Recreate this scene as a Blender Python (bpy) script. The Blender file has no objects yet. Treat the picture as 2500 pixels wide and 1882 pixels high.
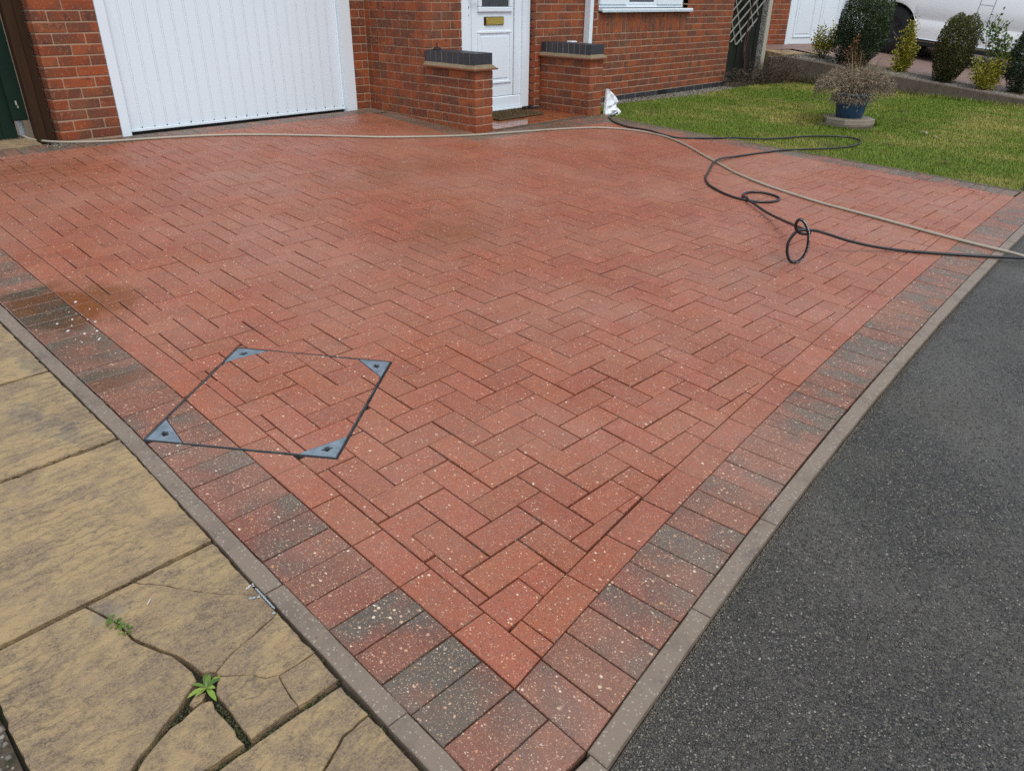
import bpy, math, random
import numpy as np
from mathutils import Matrix, Vector
random.seed(7); rng = np.random.default_rng(7)
S = bpy.context.scene
COL = S.collection
R = math.radians

# ------------------------------------------------------------------ camera
CAM = Vector((-0.82575, -0.74909, 1.32478))
cam_d = bpy.data.cameras.new('camera'); cam = bpy.data.objects.new('camera', cam_d); COL.objects.link(cam)
cr = Vector((0.686086, -0.726649, 0.012057)); cu = Vector((0.331418, 0.326830, 0.884909)); cf = Vector((0.647643, 0.602338, -0.465608))
cam.matrix_world = Matrix(((cr.x, cu.x, -cf.x, CAM.x), (cr.y, cu.y, -cf.y, CAM.y), (cr.z, cu.z, -cf.z, CAM.z), (0, 0, 0, 1)))
FPX = 1812.6                                   # focal length in photo pixels (2500 wide)
cam_d.sensor_width = 36; cam_d.lens = 36*FPX/2500; cam_d.clip_start = .02; cam_d.clip_end = 400
S.camera = cam
# ------------------------------------------------------------------ world, sun, exposure (overcast day)
W = bpy.data.worlds.new('World'); S.world = W; W.use_nodes = True
wn = W.node_tree; wn.nodes.clear()
wo = wn.nodes.new('ShaderNodeOutputWorld'); wb = wn.nodes.new('ShaderNodeBackground')
sk = wn.nodes.new('ShaderNodeTexSky'); sk.sky_type = 'NISHITA'; sk.sun_disc = False
SUN_EL, SUN_ROT = R(58), R(205)
sk.sun_elevation = SUN_EL; sk.sun_rotation = SUN_ROT; sk.air_density = 1.3; sk.dust_density = 3.0; sk.ozone_density = 1.0
mixw = wn.nodes.new('ShaderNodeMix'); mixw.data_type = 'RGBA'; mixw.inputs['Factor'].default_value = .72
mixw.inputs[7].default_value = (8.1, 9.15, 10.2, 1)          # flat grey cloud over the sky
wn.links.new(sk.outputs[0], mixw.inputs[6]); wn.links.new(mixw.outputs[2], wb.inputs[0])
wb.inputs[1].default_value = .090
wn.links.new(wb.outputs[0], wo.inputs[0])
sd = bpy.data.lights.new('sun', 'SUN'); sd.energy = 1.35; sd.angle = R(26); sd.color = (1, .985, .96)
sun = bpy.data.objects.new('sun', sd); COL.objects.link(sun)
sdir = Vector((math.sin(SUN_ROT)*math.cos(SUN_EL), math.cos(SUN_ROT)*math.cos(SUN_EL), math.sin(SUN_EL)))
sun.rotation_euler = sdir.to_track_quat('Z', 'Y').to_euler(); sun.location = (-3, -4, 9)
S.view_settings.view_transform = 'Standard'; S.view_settings.look = 'None'; S.view_settings.gamma = 1
S.view_settings.use_curve_mapping = False; S.view_settings.exposure = 0.48
S.render.engine = 'CYCLES'; S.cycles.use_denoising = False; S.cycles.max_bounces = 5; S.cycles.sample_clamp_indirect = 4; S.cycles.use_adaptive_sampling = False

# ------------------------------------------------------------------ frames
# world: X along the house front, Y towards the house, Z up.  The drive is a plane that slopes up to the house.
MP = Matrix(((0.99963877, 0.02662451, -0.00259317, 0), (-0.02681351, 0.99728742, -0.04844218, 0), (0.00129792, 0.04855151, 0.99881984, 0), (0, 0, 0, 1)))
def PW(x, y, z=0): return MP @ Vector((x, y, z))
def lawn_z(x, y): return .0486*y + .0013*x - .014 - .025*min(1, max(0, (x-5.8)/2.5))*min(1, max(0, y/4))
def bed_z(x, y): return -.359 + .12*y + .03*x
WM = {}
def set_parent(o, parent):
    if parent is not None:
        o.parent = parent; o.matrix_parent_inverse = WM[parent.name].inverted()
def link(o, parent=None, M=None):
    """M is the world matrix"""
    COL.objects.link(o)
    M = M or Matrix(); WM[o.name] = M
    if parent is not None:
        o.parent = parent; o.matrix_basis = WM[parent.name].inverted() @ M
    else: o.matrix_basis = M
    return o
def tag(o, label=None, cat=None, group=None, kind=None):
    if label: o['label'] = label
    if cat: o['category'] = cat
    if group: o['group'] = group
    if kind: o['kind'] = kind
    return o
def thing(name, label, cat, loc, group=None, M=None):
    o = bpy.data.objects.new(name, None); o.empty_display_size = .1
    link(o, None, M or Matrix.Translation(Vector(loc)))
    return tag(o, label, cat, group)

class MB:
    def __init__(s): s.v = []; s.f = []; s.m = []; s.t = []; s.cur = 0; s.tint = .5
    def add(s, vs, fs):
        b = len(s.v); s.v += [tuple(v) for v in vs]; s.t += [s.tint]*len(vs)
        s.f += [tuple(i+b for i in f) for f in fs]; s.m += [s.cur]*len(fs)
    def box(s, lo, hi, M=None, bev=0):
        x0, y0, z0 = lo; x1, y1, z1 = hi
        if bev <= 0:
            vs = [(x0,y0,z0),(x1,y0,z0),(x1,y1,z0),(x0,y1,z0),(x0,y0,z1),(x1,y0,z1),(x1,y1,z1),(x0,y1,z1)]
            fs = [(0,3,2,1),(4,5,6,7),(0,1,5,4),(1,2,6,5),(2,3,7,6),(3,0,4,7)]
        else:
            vs = []; b = min(bev, .45*min(abs(x1-x0), abs(y1-y0), abs(z1-z0)))
            def ring(z, i): return [(x0+i,y0+i,z),(x1-i,y0+i,z),(x1-i,y1-i,z),(x0+i,y1-i,z)]
            vs = ring(z0, b)+ring(z0+b, 0)+ring(z1-b, 0)+ring(z1, b)
            fs = [(3,2,1,0)]
            for r in range(3):
                for i in range(4): fs.append((r*4+i, r*4+(i+1) % 4, (r+1)*4+(i+1) % 4, (r+1)*4+i))
            fs.append((12,13,14,15))
        if M is not None: vs = [M @ Vector(v) for v in vs]
        s.add(vs, fs)
    def prism(s, poly, z0, z1, bev=0, M=None, zf=None):
        """poly counter-clockwise in xy"""
        n = len(poly); zf = zf or (lambda x, y: 0)
        if bev > 0:
            inn = offset_poly(poly, bev)
            vs = [(x,y,z0) for x,y in poly]+[(x,y,z1-bev+zf(x,y)) for x,y in poly]+[(x,y,z1+zf(x,y)) for x,y in inn]; k = 2
        else: vs = [(x,y,z0) for x,y in poly]+[(x,y,z1+zf(x,y)) for x,y in poly]; k = 1
        fs = []
        for r in range(k):
            for i in range(n): fs.append((r*n+i, r*n+(i+1) % n, (r+1)*n+(i+1) % n, (r+1)*n+i))
        fs.append(tuple(range(k*n, (k+1)*n)))
        if M is not None: vs = [M @ Vector(v) for v in vs]
        s.add(vs, fs)
    def tube(s, pts, r, n=8, cap=True):
        pts = [Vector(p) for p in pts]; m = len(pts); rs = r if hasattr(r, '__len__') else [r]*m
        up = Vector((0,0,1)); vs = []
        t0 = (pts[1]-pts[0]).normalized()
        a = t0.cross(up); a = a.normalized() if a.length > 1e-3 else Vector((1,0,0))
        for i, p in enumerate(pts):
            t = (pts[min(i+1,m-1)]-pts[max(i-1,0)]).normalized()
            a = (a - t*a.dot(t)).normalized(); b = t.cross(a)
            for k in range(n):
                an = 2*math.pi*k/n; vs.append(p+(a*math.cos(an)+b*math.sin(an))*rs[i])
        fs = []
        for i in range(m-1):
            for k in range(n): fs.append((i*n+k, i*n+(k+1) % n, (i+1)*n+(k+1) % n, (i+1)*n+k))
        if cap: fs += [tuple(range(n-1,-1,-1)), tuple((m-1)*n+k for k in range(n))]
        s.add(vs, fs)
    def lathe(s, prof, c=(0,0,0), n=32, cap=True):
        vs = []; m = len(prof)
        for r, z in prof:
            for k in range(n): an = 2*math.pi*k/n; vs.append((c[0]+r*math.cos(an), c[1]+r*math.sin(an), c[2]+z))
        fs = []
        for i in range(m-1):
            for k in range(n): fs.append((i*n+k, i*n+(k+1) % n, (i+1)*n+(k+1) % n, (i+1)*n+k))
        if cap: fs += [tuple(range(n-1,-1,-1)), tuple((m-1)*n+k for k in range(n))]
        s.add(vs, fs)
    def build(s, name, mats, parent=None, smooth=False, keep=False, M=None):
        """mesh coordinates are world coordinates unless M is given (then local to M); origin moved to base centre"""
        v = np.array(s.v, dtype=np.float64)
        if M is None and not keep:
            c = Vector(((v[:,0].min()+v[:,0].max())/2, (v[:,1].min()+v[:,1].max())/2, v[:,2].min()))
            v = v - np.array(c); M = Matrix.Translation(c)
        me = bpy.data.meshes.new(name); me.from_pydata(v.tolist(), [], s.f)
        mats = mats if isinstance(mats, (list, tuple)) else [mats]
        for m in mats: me.materials.append(m)
        if len(mats) > 1: me.polygons.foreach_set('material_index', s.m)
        at = me.attributes.new('tint', 'FLOAT', 'POINT'); at.data.foreach_set('value', s.t)
        if smooth: me.polygons.foreach_set('use_smooth', [True]*len(s.f))
        me.update()
        o = bpy.data.objects.new(name, me); link(o, parent, M or Matrix()); return o
def offset_poly(poly, d):
    n = len(poly); out = []
    for i in range(n):
        ax, ay = poly[i-1]; bx, by = poly[i]; cx, cy = poly[(i+1) % n]
        d1 = (bx-ax, by-ay); d2 = (cx-bx, cy-by)
        l1 = math.hypot(*d1) or 1e-9; l2 = math.hypot(*d2) or 1e-9
        n1 = (-d1[1]/l1, d1[0]/l1); n2 = (-d2[1]/l2, d2[0]/l2)
        k = 1+n1[0]*n2[0]+n1[1]*n2[1]; k = max(k, .5)
        out.append((bx+d*(n1[0]+n2[0])/k, by+d*(n1[1]+n2[1])/k))
    return out
def fast_mesh(name, V, F, tint, mat, parent=None, smooth=False, kind='stuff', M=None):
    """V (n,3) world, F (m,k) same-size faces"""
    c = Vector(((V[:,0].min()+V[:,0].max())/2, (V[:,1].min()+V[:,1].max())/2, V[:,2].min())); V = V-np.array(c)
    me = bpy.data.meshes.new(name); k = F.shape[1]
    me.vertices.add(len(V)); me.vertices.foreach_set('co', V.astype(np.float32).ravel())
    me.loops.add(F.size); me.loops.foreach_set('vertex_index', F.astype(np.int32).ravel())
    me.polygons.add(len(F)); me.polygons.foreach_set('loop_start', np.arange(0, F.size, k, dtype=np.int32))
    if smooth: me.polygons.foreach_set('use_smooth', np.ones(len(F), dtype=bool))
    at = me.attributes.new('tint', 'FLOAT', 'POINT'); at.data.foreach_set('value', np.asarray(tint, dtype=np.float32))
    me.materials.append(mat); me.update(calc_edges=True); me.validate()
    o = bpy.data.objects.new(name, me); link(o, parent, Matrix.Translation(c))
    if kind: o['kind'] = kind
    return o

# ------------------------------------------------------------------ materials
class NT:
    def __init__(s, name):
        s.m = bpy.data.materials.new(name); s.m.use_nodes = True; s.t = s.m.node_tree; s.t.nodes.clear()
        s.out = s.n('ShaderNodeOutputMaterial'); s.b = s.n('ShaderNodeBsdfPrincipled'); s.t.links.new(s.b.outputs[0], s.out.inputs[0])
    def n(s, ty, **k):
        nd = s.t.nodes.new(ty)
        for a, b in k.items(): setattr(nd, a, b)
        return nd
    def L(s, a, b): s.t.links.new(a, b)
    def put(s, inp, v):
        if hasattr(v, 'is_linked') or hasattr(v, 'links'): s.L(v, inp)
        elif isinstance(v, (tuple, list)) and len(v) == 3 and inp.type == 'RGBA': inp.default_value = (*v, 1)
        else: inp.default_value = v
    def pos(s): return s.n('ShaderNodeNewGeometry').outputs['Position']
    def math(s, op, a, b=0.0, c=None, clamp=False):
        nd = s.n('ShaderNodeMath', operation=op, use_clamp=clamp); s.put(nd.inputs[0], a); s.put(nd.inputs[1], b)
        if c is not None: s.put(nd.inputs[2], c)
        return nd.outputs[0]
    def vmath(s, op, a, b):
        nd = s.n('ShaderNodeVectorMath', operation=op); s.put(nd.inputs[0], a); s.put(nd.inputs[1], b); return nd.outputs[0]
    def mix(s, f, a, b, mode='MIX'):
        nd = s.n('ShaderNodeMix', data_type='RGBA', blend_type=mode); s.put(nd.inputs[0], f); s.put(nd.inputs[6], a); s.put(nd.inputs[7], b); return nd.outputs[2]
    def noise(s, vec, scale, detail=3, rough=.55, dist=0, out=0):
        nd = s.n('ShaderNodeTexNoise'); s.L(vec, nd.inputs['Vector']); nd.inputs['Scale'].default_value = scale
        nd.inputs['Detail'].default_value = detail; nd.inputs['Roughness'].default_value = rough; nd.inputs['Distortion'].default_value = dist
        return nd.outputs[out]
    def vor(s, vec, scale, feat='F1'):
        nd = s.n('ShaderNodeTexVoronoi', feature=feat); s.L(vec, nd.inputs['Vector']); nd.inputs['Scale'].default_value = scale; return nd
    def ramp(s, f, stops, interp='LINEAR'):
        nd = s.n('ShaderNodeValToRGB'); nd.color_ramp.interpolation = interp; s.put(nd.inputs[0], f); e = nd.color_ramp.elements
        while len(e) > len(stops): e.remove(e[-1])
        while len(e) < len(stops): e.new(1)
        for i, (p, c) in enumerate(stops):
            e[i].position = p; e[i].color = (c, c, c, 1) if not isinstance(c, (tuple, list)) else (*c, 1)
        return nd.outputs[0]
    def rng(s, f, a, b, c=0., d=1.):
        nd = s.n('ShaderNodeMapRange'); s.put(nd.inputs[0], f)
        for i, v in enumerate((a, b, c, d)): nd.inputs[i+1].default_value = v
        return nd.outputs[0]
    def attr(s): return s.n('ShaderNodeAttribute', attribute_name='tint').outputs['Fac']
    def rand(s, per_obj): return s.n('ShaderNodeObjectInfo').outputs['Random'] if per_obj else s.attr()
    def sep(s, c):
        nd = s.n('ShaderNodeSeparateColor'); s.L(c, nd.inputs[0]); return nd.outputs
    def bump(s, h, strength=.4, dist=.002, nrm=None):
        nd = s.n('ShaderNodeBump'); nd.inputs['Strength'].default_value = strength; nd.inputs['Distance'].default_value = dist; s.L(h, nd.inputs['Height'])
        if nrm is not None: s.L(nrm, nd.inputs['Normal'])
        s.L(nd.outputs[0], s.b.inputs['Normal']); return nd.outputs[0]
    def fin(s, col=None, rough=.6, spec=None, metal=None, **k):
        if col is not None: s.put(s.b.inputs['Base Color'], col)
        s.put(s.b.inputs['Roughness'], rough)
        if spec is not None: s.put(s.b.inputs['Specular IOR Level'], spec)
        if metal is not None: s.put(s.b.inputs['Metallic'], metal)
        for a, b in k.items(): s.put(s.b.inputs[a], b)
        return s.m
def simple(name, col, rough=.5, metal=0, spec=.5, var=.06, scale=20, bump=0, bscale=200):
    t = NT(name); p = t.n('ShaderNodeTexCoord').outputs['Object']
    c2 = tuple(max(0, x*(1-var*3)) for x in col)
    c = t.mix(t.noise(p, scale, 4), col, c2) if var else col
    if bump: t.bump(t.noise(p, bscale, 4), bump, .002)
    return t.fin(c, rough, spec, metal)

def wet_mask(t, p):
    """areas of drive that are still soaked: each is a place on the ground with a ragged outline"""
    nz = t.noise(p, 5, 4, .6); total = None
    for (x, y, rx, ry, amp) in [(-.10, 2.62, .26, .36, 1), (-.12, 2.2, .15, .3, .55), (.10, 2.62, .18, .22, .8), (-.13, 1.92, .16, .13, .9), (3.70, 4.85, .42, 1.0, .45), (3.3, 5.45, .7, .25, .42), (.5, 5.0, .5, .55, .35), (1.85, 2.35, .55, .4, .42), (2.35, 3.7, .8, .5, .3), (3.0, .98, .35, .2, .35), (4.7, 4.2, .7, .18, .4)]:
        w = PW(x, y)
        d = t.vmath('SUBTRACT', p, (w.x, w.y, w.z)); d = t.vmath('MULTIPLY', d, (1/rx, 1/ry, 0))
        ln = t.n('ShaderNodeVectorMath', operation='LENGTH'); t.L(d, ln.inputs[0])
        v = t.math('ADD', ln.outputs['Value'], t.math('MULTIPLY', t.math('SUBTRACT', nz, .5), 1.3))
        v = t.rng(v, 1.0, .62 if amp > .5 else .2, 0, amp)
        total = v if total is None else t.math('MAXIMUM', total, v)
    return total
def specks(t, p, base, dens=1.0):
    col = base
    n1 = t.vmath('SUBTRACT', t.noise(p, 160, 2, out=1), (.5, .5, .5)); q = t.vmath('ADD', p, t.vmath('MULTIPLY', n1, (.0075, .0075, .0075)))
    for sc, thr, keep, al in ((88, .33, .77, .8), (185, .36, .67, .68), (380, .47, .58, .5)):
        v = t.vor(t.vmath('MULTIPLY', q, (1, .8, 1)), sc); c = t.sep(v.outputs['Color'])
        m = t.math('MULTIPLY', t.math('LESS_THAN', v.outputs['Distance'], t.math('MULTIPLY', c[1], thr)), t.math('GREATER_THAN', c[0], 1-(1-keep)*dens))
        sc_col = t.ramp(c[2], [(0, (.56,.30,.19)), (.3, (.62,.40,.26)), (.55, (.76,.60,.44)), (.70, (.60,.27,.09)), (.8, (.24,.19,.15)), (.88, (.74,.66,.55)), (.95, (.15,.12,.11))], 'CONSTANT')
        col = t.mix(t.math('MULTIPLY', m, al), col, sc_col)
    v = t.vor(t.vmath('ADD', q, (3.3, 1.7, .4)), 170); c = t.sep(v.outputs['Color'])
    m = t.math('MULTIPLY', t.math('LESS_THAN', v.outputs['Distance'], .34), t.math('GREATER_THAN', c[0], .66))
    return t.mix(t.math('MULTIPLY', m, .65), col, (.06, .03, .026))
def mat_paver(name, per_obj, multi, grey=0.0):
    t = NT(name); p = t.pos(); r = t.rand(per_obj)
    fine = t.noise(p, 330, 3, .7); mid = t.noise(p, 26, 3)
    red = t.mix(fine, (.395, .113, .055), (.187, .047, .024))
    red = t.mix(t.rng(mid, .35, .7), red, t.mix(fine, (.345,.110,.060), (.178,.051,.030)))
    if multi:
        off = t.n('ShaderNodeCombineXYZ'); t.L(t.math('MULTIPLY', r, 57), off.inputs[0]); t.L(t.math('MULTIPLY', r, 31), off.inputs[1])
        q = t.vmath('ADD', p, off.outputs[0])
        char = t.mix(fine, (.125,.098,.074), (.055,.044,.035)); mauve = t.mix(fine, (.185,.085,.058), (.085,.039,.029)); red = t.mix(.62, red, mauve)
        nz = t.math('ADD', t.noise(q, 4.0, 3, .55), t.rng(t.math('FRACT', t.math('MULTIPLY', r, 3.7)), 0, 1, -.11+grey, .05+grey))
        col = t.mix(t.rng(nz, .42, .50), red, mauve); col = t.mix(t.rng(nz, .50, .60), col, char)
    else: col = red
    var = t.rng(r, 0, 1, .90, 1.07)
    hsv = t.n('ShaderNodeHueSaturation'); t.L(col, hsv.inputs['Color']); t.L(var, hsv.inputs['Value'])
    t.L(t.rng(t.math('FRACT', t.math('MULTIPLY', r, 7.31)), 0, 1, .497, .503), hsv.inputs['Hue'])
    col = hsv.outputs[0]
    col = specks(t, p, col, 1.75 if multi else 1.12)
    film = t.math('MULTIPLY', t.rng(t.noise(p, 1.3, 5, .6), .40, .68), .24)
    col = t.mix(film, col, (.40, .265, .20))
    dirt = t.math('MULTIPLY', t.rng(t.noise(t.vmath('ADD', p, (4, 4, 0)), 9, 7, .72), .54, .74), .42)
    col = t.mix(dirt, col, (.14, .078, .056))
    wet = wet_mask(t, p)
    wc = t.n('ShaderNodeHueSaturation'); t.L(col, wc.inputs['Color']); wc.inputs['Saturation'].default_value = 1.08; wc.inputs['Value'].default_value = .66; wc.inputs['Hue'].default_value = .511
    col = t.mix(wet, col, wc.outputs[0])
    ro = t.math('ADD', t.rng(t.noise(p, 3, 4), .3, .7, .42, .62), t.math('MULTIPLY', wet, -.3))
    t.bump(t.math('ADD', fine, t.math('MULTIPLY', t.noise(p, 120, 2), .8)), .35, .0012)
    return t.fin(col, ro, t.math('ADD', .36, t.math('MULTIPLY', wet, .3)))
M_RED_O, M_RED_A = mat_paver('red_paver', True, False), mat_paver('red_paver_mass', False, False)
M_MUL_O = mat_paver('multi_paver', True, True); M_GRY_O = mat_paver('grey_paver', True, True, .10)
def mat_bed():
    t = NT('joint_sand'); p = t.pos()
    c = t.mix(t.rng(t.noise(p, 4.2, 5, .75), .62, .69), (.034,.014,.009), (.30,.24,.17))
    c = t.mix(t.noise(p, 400, 2), c, (.03,.018,.014)); t.bump(t.noise(p, 260, 3), .7, .004)
    return t.fin(c, .9, .2)
M_BED = mat_bed()
def mat_asphalt(chips=False):
    t = NT('asphalt_chip' if chips else 'asphalt'); p = t.pos()
    if chips:
        r = t.attr(); c = t.ramp(r, [(0, (.02,.019,.018)), (.45, (.058,.053,.048)), (.75, (.105,.096,.08)), (.92, (.17,.14,.10)), (.978, (.36,.33,.29))])
        return t.fin(t.mix(.25, c, (.045,.04,.036)), .45, .4)
    v = t.vor(p, 190); c = t.sep(v.outputs['Color'])
    col = t.mix(c[0], (.018,.0165,.0155), (.072,.065,.058)); col = t.mix(t.math('GREATER_THAN', c[1], .94), col, (.13,.115,.09))
    col = t.mix(t.math('MULTIPLY', t.rng(t.noise(p, 1.4, 6, .65), .45, .62), .75), col, (.085,.076,.066)); col = t.mix(t.rng(t.noise(p, 2.3, 4), .62, .8), col, (.05,.056,.042))
    t.bump(t.math('ADD', t.math('SUBTRACT', 1, v.outputs['Distance']), t.noise(p, 90, 3)), .9, .004)
    return t.fin(col, t.rng(t.noise(p, 2, 3), .3, .7, .45, .65), .35)
M_ASPH, M_CHIP = mat_asphalt(), mat_asphalt(True)
def mat_concrete(name, col, dark, spot=.5, gloss=.7):
    t = NT(name); p = t.pos()
    c = t.mix(t.noise(p, 300, 3, .7), col, tuple(x*.6 for x in col)); c = t.mix(t.math('MULTIPLY', t.rng(t.noise(p, 7, 6, .7), .5, .72), spot), c, dark)
    v = t.vor(p, 260); cc = t.sep(v.outputs['Color']); c = t.mix(t.math('MULTIPLY', t.math('GREATER_THAN', cc[0], .95), .3), c, (.55,.5,.44))
    v = t.vor(p, 45); cc = t.sep(v.outputs['Color']); c = t.mix(t.math('MULTIPLY', t.math('MULTIPLY', t.math('GREATER_THAN', cc[0], .86), t.math('LESS_THAN', v.outputs['Distance'], .2)), .6), c, dark)
    t.bump(t.noise(p, 350, 3), .4, .0015)
    return t.fin(c, gloss, .4)
M_KERB = mat_concrete('kerb_concrete', (.24,.18,.135), (.10,.075,.058), .8, .55)
M_WALLC = mat_concrete('old_concrete', (.13,.098,.07), (.045,.038,.024), .9, .85)
M_POSTC = mat_concrete('post_concrete', (.52,.47,.38), (.3,.27,.2), .4, .85)
def mat_pebbledash():
    t = NT('speckled_concrete'); p = t.pos(); v = t.vor(p, 70); c = t.mix(t.sep(v.outputs['Color'])[0], (.08,.08,.075), (.42,.41,.38)); t.bump(v.outputs['Distance'], .6, .01); return t.fin(c, .8, .3)
M_PEB = mat_pebbledash()
def mat_slab(name='riven_slab', bias=0.0):
    t = NT(name); r = t.rand(True); p0 = t.pos()
    off = t.n('ShaderNodeCombineXYZ'); t.L(t.math('MULTIPLY', r, 13), off.inputs[0]); t.L(t.math('MULTIPLY', r, 7), off.inputs[1]); p = t.vmath('ADD', p0, off.outputs[0])
    st = t.vmath('MULTIPLY', p, (1, 1.35, 1))
    c = t.mix(t.noise(p, 420, 3, .8), (.50,.345,.165), (.26,.18,.09))
    stn = t.rng(t.math('ADD', t.noise(st, 6.5, 11, .8, .35), t.rng(t.math('FRACT', t.math('MULTIPLY', r, 5.3)), 0, 1, -.03+bias, .03+bias)), .47, .60)
    grit = t.noise(p, 190, 4, .8)
    lam = t.n('ShaderNodeTexWave', wave_type='BANDS', bands_direction='Y'); t.L(t.vmath('ADD', p, t.vmath('MULTIPLY', p, (-.0, .35, 0))), lam.inputs[0]); lam.inputs['Scale'].default_value = 7; lam.inputs['Distortion'].default_value = 9; lam.inputs['Detail'].default_value = 5; lam.inputs['Detail Scale'].default_value = 2.2; lam.inputs['Detail Roughness'].default_value = .62
    lm = t.math('MULTIPLY', t.rng(lam.outputs['Fac'], .80, .98), t.rng(t.noise(p, 3.1, 3), .42, .6))
    c = t.mix(t.math('MULTIPLY', stn, t.rng(grit, .35, .6, .2, .9)), c, t.mix(t.noise(p, 300, 2), (.23,.155,.11), (.115,.078,.06)))
    c = t.mix(t.math('MULTIPLY', lm, t.rng(grit, .35, .6, .15, .6)), c, (.13,.088,.055))
    mot = t.rng(t.noise(t.vmath('ADD', p0, (5, 3, 0)), 26, 8, .75), .56-bias*.8, .66-bias*.8)
    c = t.mix(t.math('MULTIPLY', mot, t.rng(grit, .4, .62, .1, .8)), c, (.105,.075,.055))
    c = t.mix(t.math('MULTIPLY', t.rng(t.noise(t.vmath('ADD', p0, (1, 8, 0)), 55, 4, .7), .68, .74), .7), c, (.055,.045,.038))
    h = t.math('ADD', t.math('ADD', t.math('MULTIPLY', t.noise(st, 8, 8, .62, .6), 9.0), t.math('MULTIPLY', lm, -1.6)), t.math('MULTIPLY', t.noise(p, 220, 4, .8), 1.3))
    wet = None
    for (x, y, rx, ry) in [(-.545, .80, .055, .035), (-.39, 1.72, .07, .05), (-.36, 1.66, .04, .09), (-.30, 2.2, .05, .12), (-.42, 1.85, .05, .09)]:
        w = PW(x, y); d = t.vmath('MULTIPLY', t.vmath('SUBTRACT', p0, (w.x, w.y, w.z)), (1/rx, 1/ry, 0))
        ln = t.n('ShaderNodeVectorMath', operation='LENGTH'); t.L(d, ln.inputs[0])
        q = t.rng(t.math('ADD', ln.outputs['Value'], t.math('MULTIPLY', t.math('SUBTRACT', t.noise(p0, 22, 4), .5), 2.2)), 1, .5)
        wet = q if wet is None else t.math('MAXIMUM', wet, q)
    hs = t.n('ShaderNodeHueSaturation'); t.L(c, hs.inputs['Color']); hs.inputs['Value'].default_value = .62; hs.inputs['Saturation'].default_value = .85
    c = t.mix(wet, c, hs.outputs[0])
    nd = t.n('ShaderNodeBump'); nd.inputs['Distance'].default_value = .009; t.L(h, nd.inputs['Height']); t.L(t.math('SUBTRACT', .55, t.math('MULTIPLY', wet, .45)), nd.inputs['Strength']); t.L(nd.outputs[0], t.b.inputs['Normal'])
    return t.fin(c, t.math('SUBTRACT', t.rng(t.noise(p, 14, 3), .3, .7, .5, .75), t.math('MULTIPLY', wet, .4)), .45)
M_SLAB = mat_slab('riven_slab', .022); M_SLABB = mat_slab('stained_slab', .075)
def mat_soil(name, a, b):
    t = NT(name); p = t.pos(); c = t.mix(t.rng(t.noise(p, 60, 5, .7), .3, .7), a, b); c = t.mix(t.rng(t.noise(p, 9, 4), .5, .62), c, (.03,.04,.015)); t.bump(t.noise(p, 110, 5, .7), 1, .012); return t.fin(c, .92, .2)
M_SOIL = mat_soil('dark_joint_soil', (.022,.019,.014), (.06,.05,.036)); M_EARTH = mat_soil('bare_earth', (.07,.05,.035), (.14,.105,.075))
def mat_brick(name, per_obj, blue=False):
    t = NT(name); p = t.pos(); r = t.rand(per_obj)
    if blue:
        c = t.mix(t.noise(p, 40, 4), (.030,.032,.042), (.012,.013,.017)); c = t.mix(t.rng(r, 0, 1, 0, .7), c, (.036,.036,.042)); c = t.mix(t.math('MULTIPLY', t.rng(t.noise(p, 90, 3), .55, .7), .3), c, (.12,.11,.10)); t.bump(t.noise(p, 180, 3), .35, .002); return t.fin(c, .45, .5)
    off = t.n('ShaderNodeCombineXYZ'); t.L(t.math('MULTIPLY', r, 43), off.inputs[0]); t.L(t.math('MULTIPLY', r, 29), off.inputs[2]); q = t.vmath('ADD', p, off.outputs[0])
    fine = t.noise(p, 240, 3, .7)
    a = t.ramp(r, [(0, (.28,.06,.020)), (.25, (.36,.083,.025)), (.5, (.24,.054,.021)), (.72, (.40,.105,.032)), (.88, (.18,.048,.024)), (1, (.31,.07,.023))])
    a = t.mix(fine, a, t.mix(.5, a, (.12,.035,.018)))
    c = t.mix(t.math('MULTIPLY', t.rng(t.noise(q, 5, 2), .44, .62), .85), a, (.12,.050,.031)); c = t.mix(t.rng(t.noise(q, 8, 2), .66, .76), c, (.055,.03,.028))
    crease = t.n('ShaderNodeTexWave', wave_type='BANDS'); t.L(q, crease.inputs[0]); crease.inputs['Scale'].default_value = 6; crease.inputs['Distortion'].default_value = 16; crease.inputs['Detail'].default_value = 3; crease.inputs['Detail Scale'].default_value = 2
    cm = t.rng(crease.outputs['Fac'], .93, 1.0)
    c = t.mix(t.math('MULTIPLY', cm, .35), c, (.5,.2,.085))
    c = t.mix(t.math('MULTIPLY', t.rng(t.noise(p, 3, 4, .6), .6, .72), .35), c, (.16,.12,.075))
    t.bump(t.math('ADD', t.math('ADD', fine, t.math('MULTIPLY', t.noise(q, 45, 3), 1.2)), t.math('MULTIPLY', cm, .8)), .6, .003)
    return t.fin(c, .75, .3)
M_BR_O, M_BR_A = mat_brick('rustic_brick', True), mat_brick('rustic_brick_mass', False)
M_BB_O, M_BB_A = mat_brick('blue_brick', True, True), mat_brick('blue_brick_mass', False, True)
def mat_mortar():
    t = NT('mortar'); p = t.pos(); c = t.mix(t.noise(p, 200, 4), (.46,.31,.205), (.33,.225,.15)); c = t.mix(t.math('MULTIPLY', t.rng(t.noise(p, 4, 5), .55, .75), .4), c, (.2,.15,.09)); t.bump(t.noise(p, 300, 3), .5, .002); return t.fin(c, .9, .2)
M_MORT = mat_mortar()
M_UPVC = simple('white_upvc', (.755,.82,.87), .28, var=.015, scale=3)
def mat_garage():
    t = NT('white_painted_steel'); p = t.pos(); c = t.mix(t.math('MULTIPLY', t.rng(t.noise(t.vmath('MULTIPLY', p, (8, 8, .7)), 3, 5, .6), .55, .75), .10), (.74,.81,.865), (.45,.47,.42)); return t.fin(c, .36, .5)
M_GAR = mat_garage()
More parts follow.
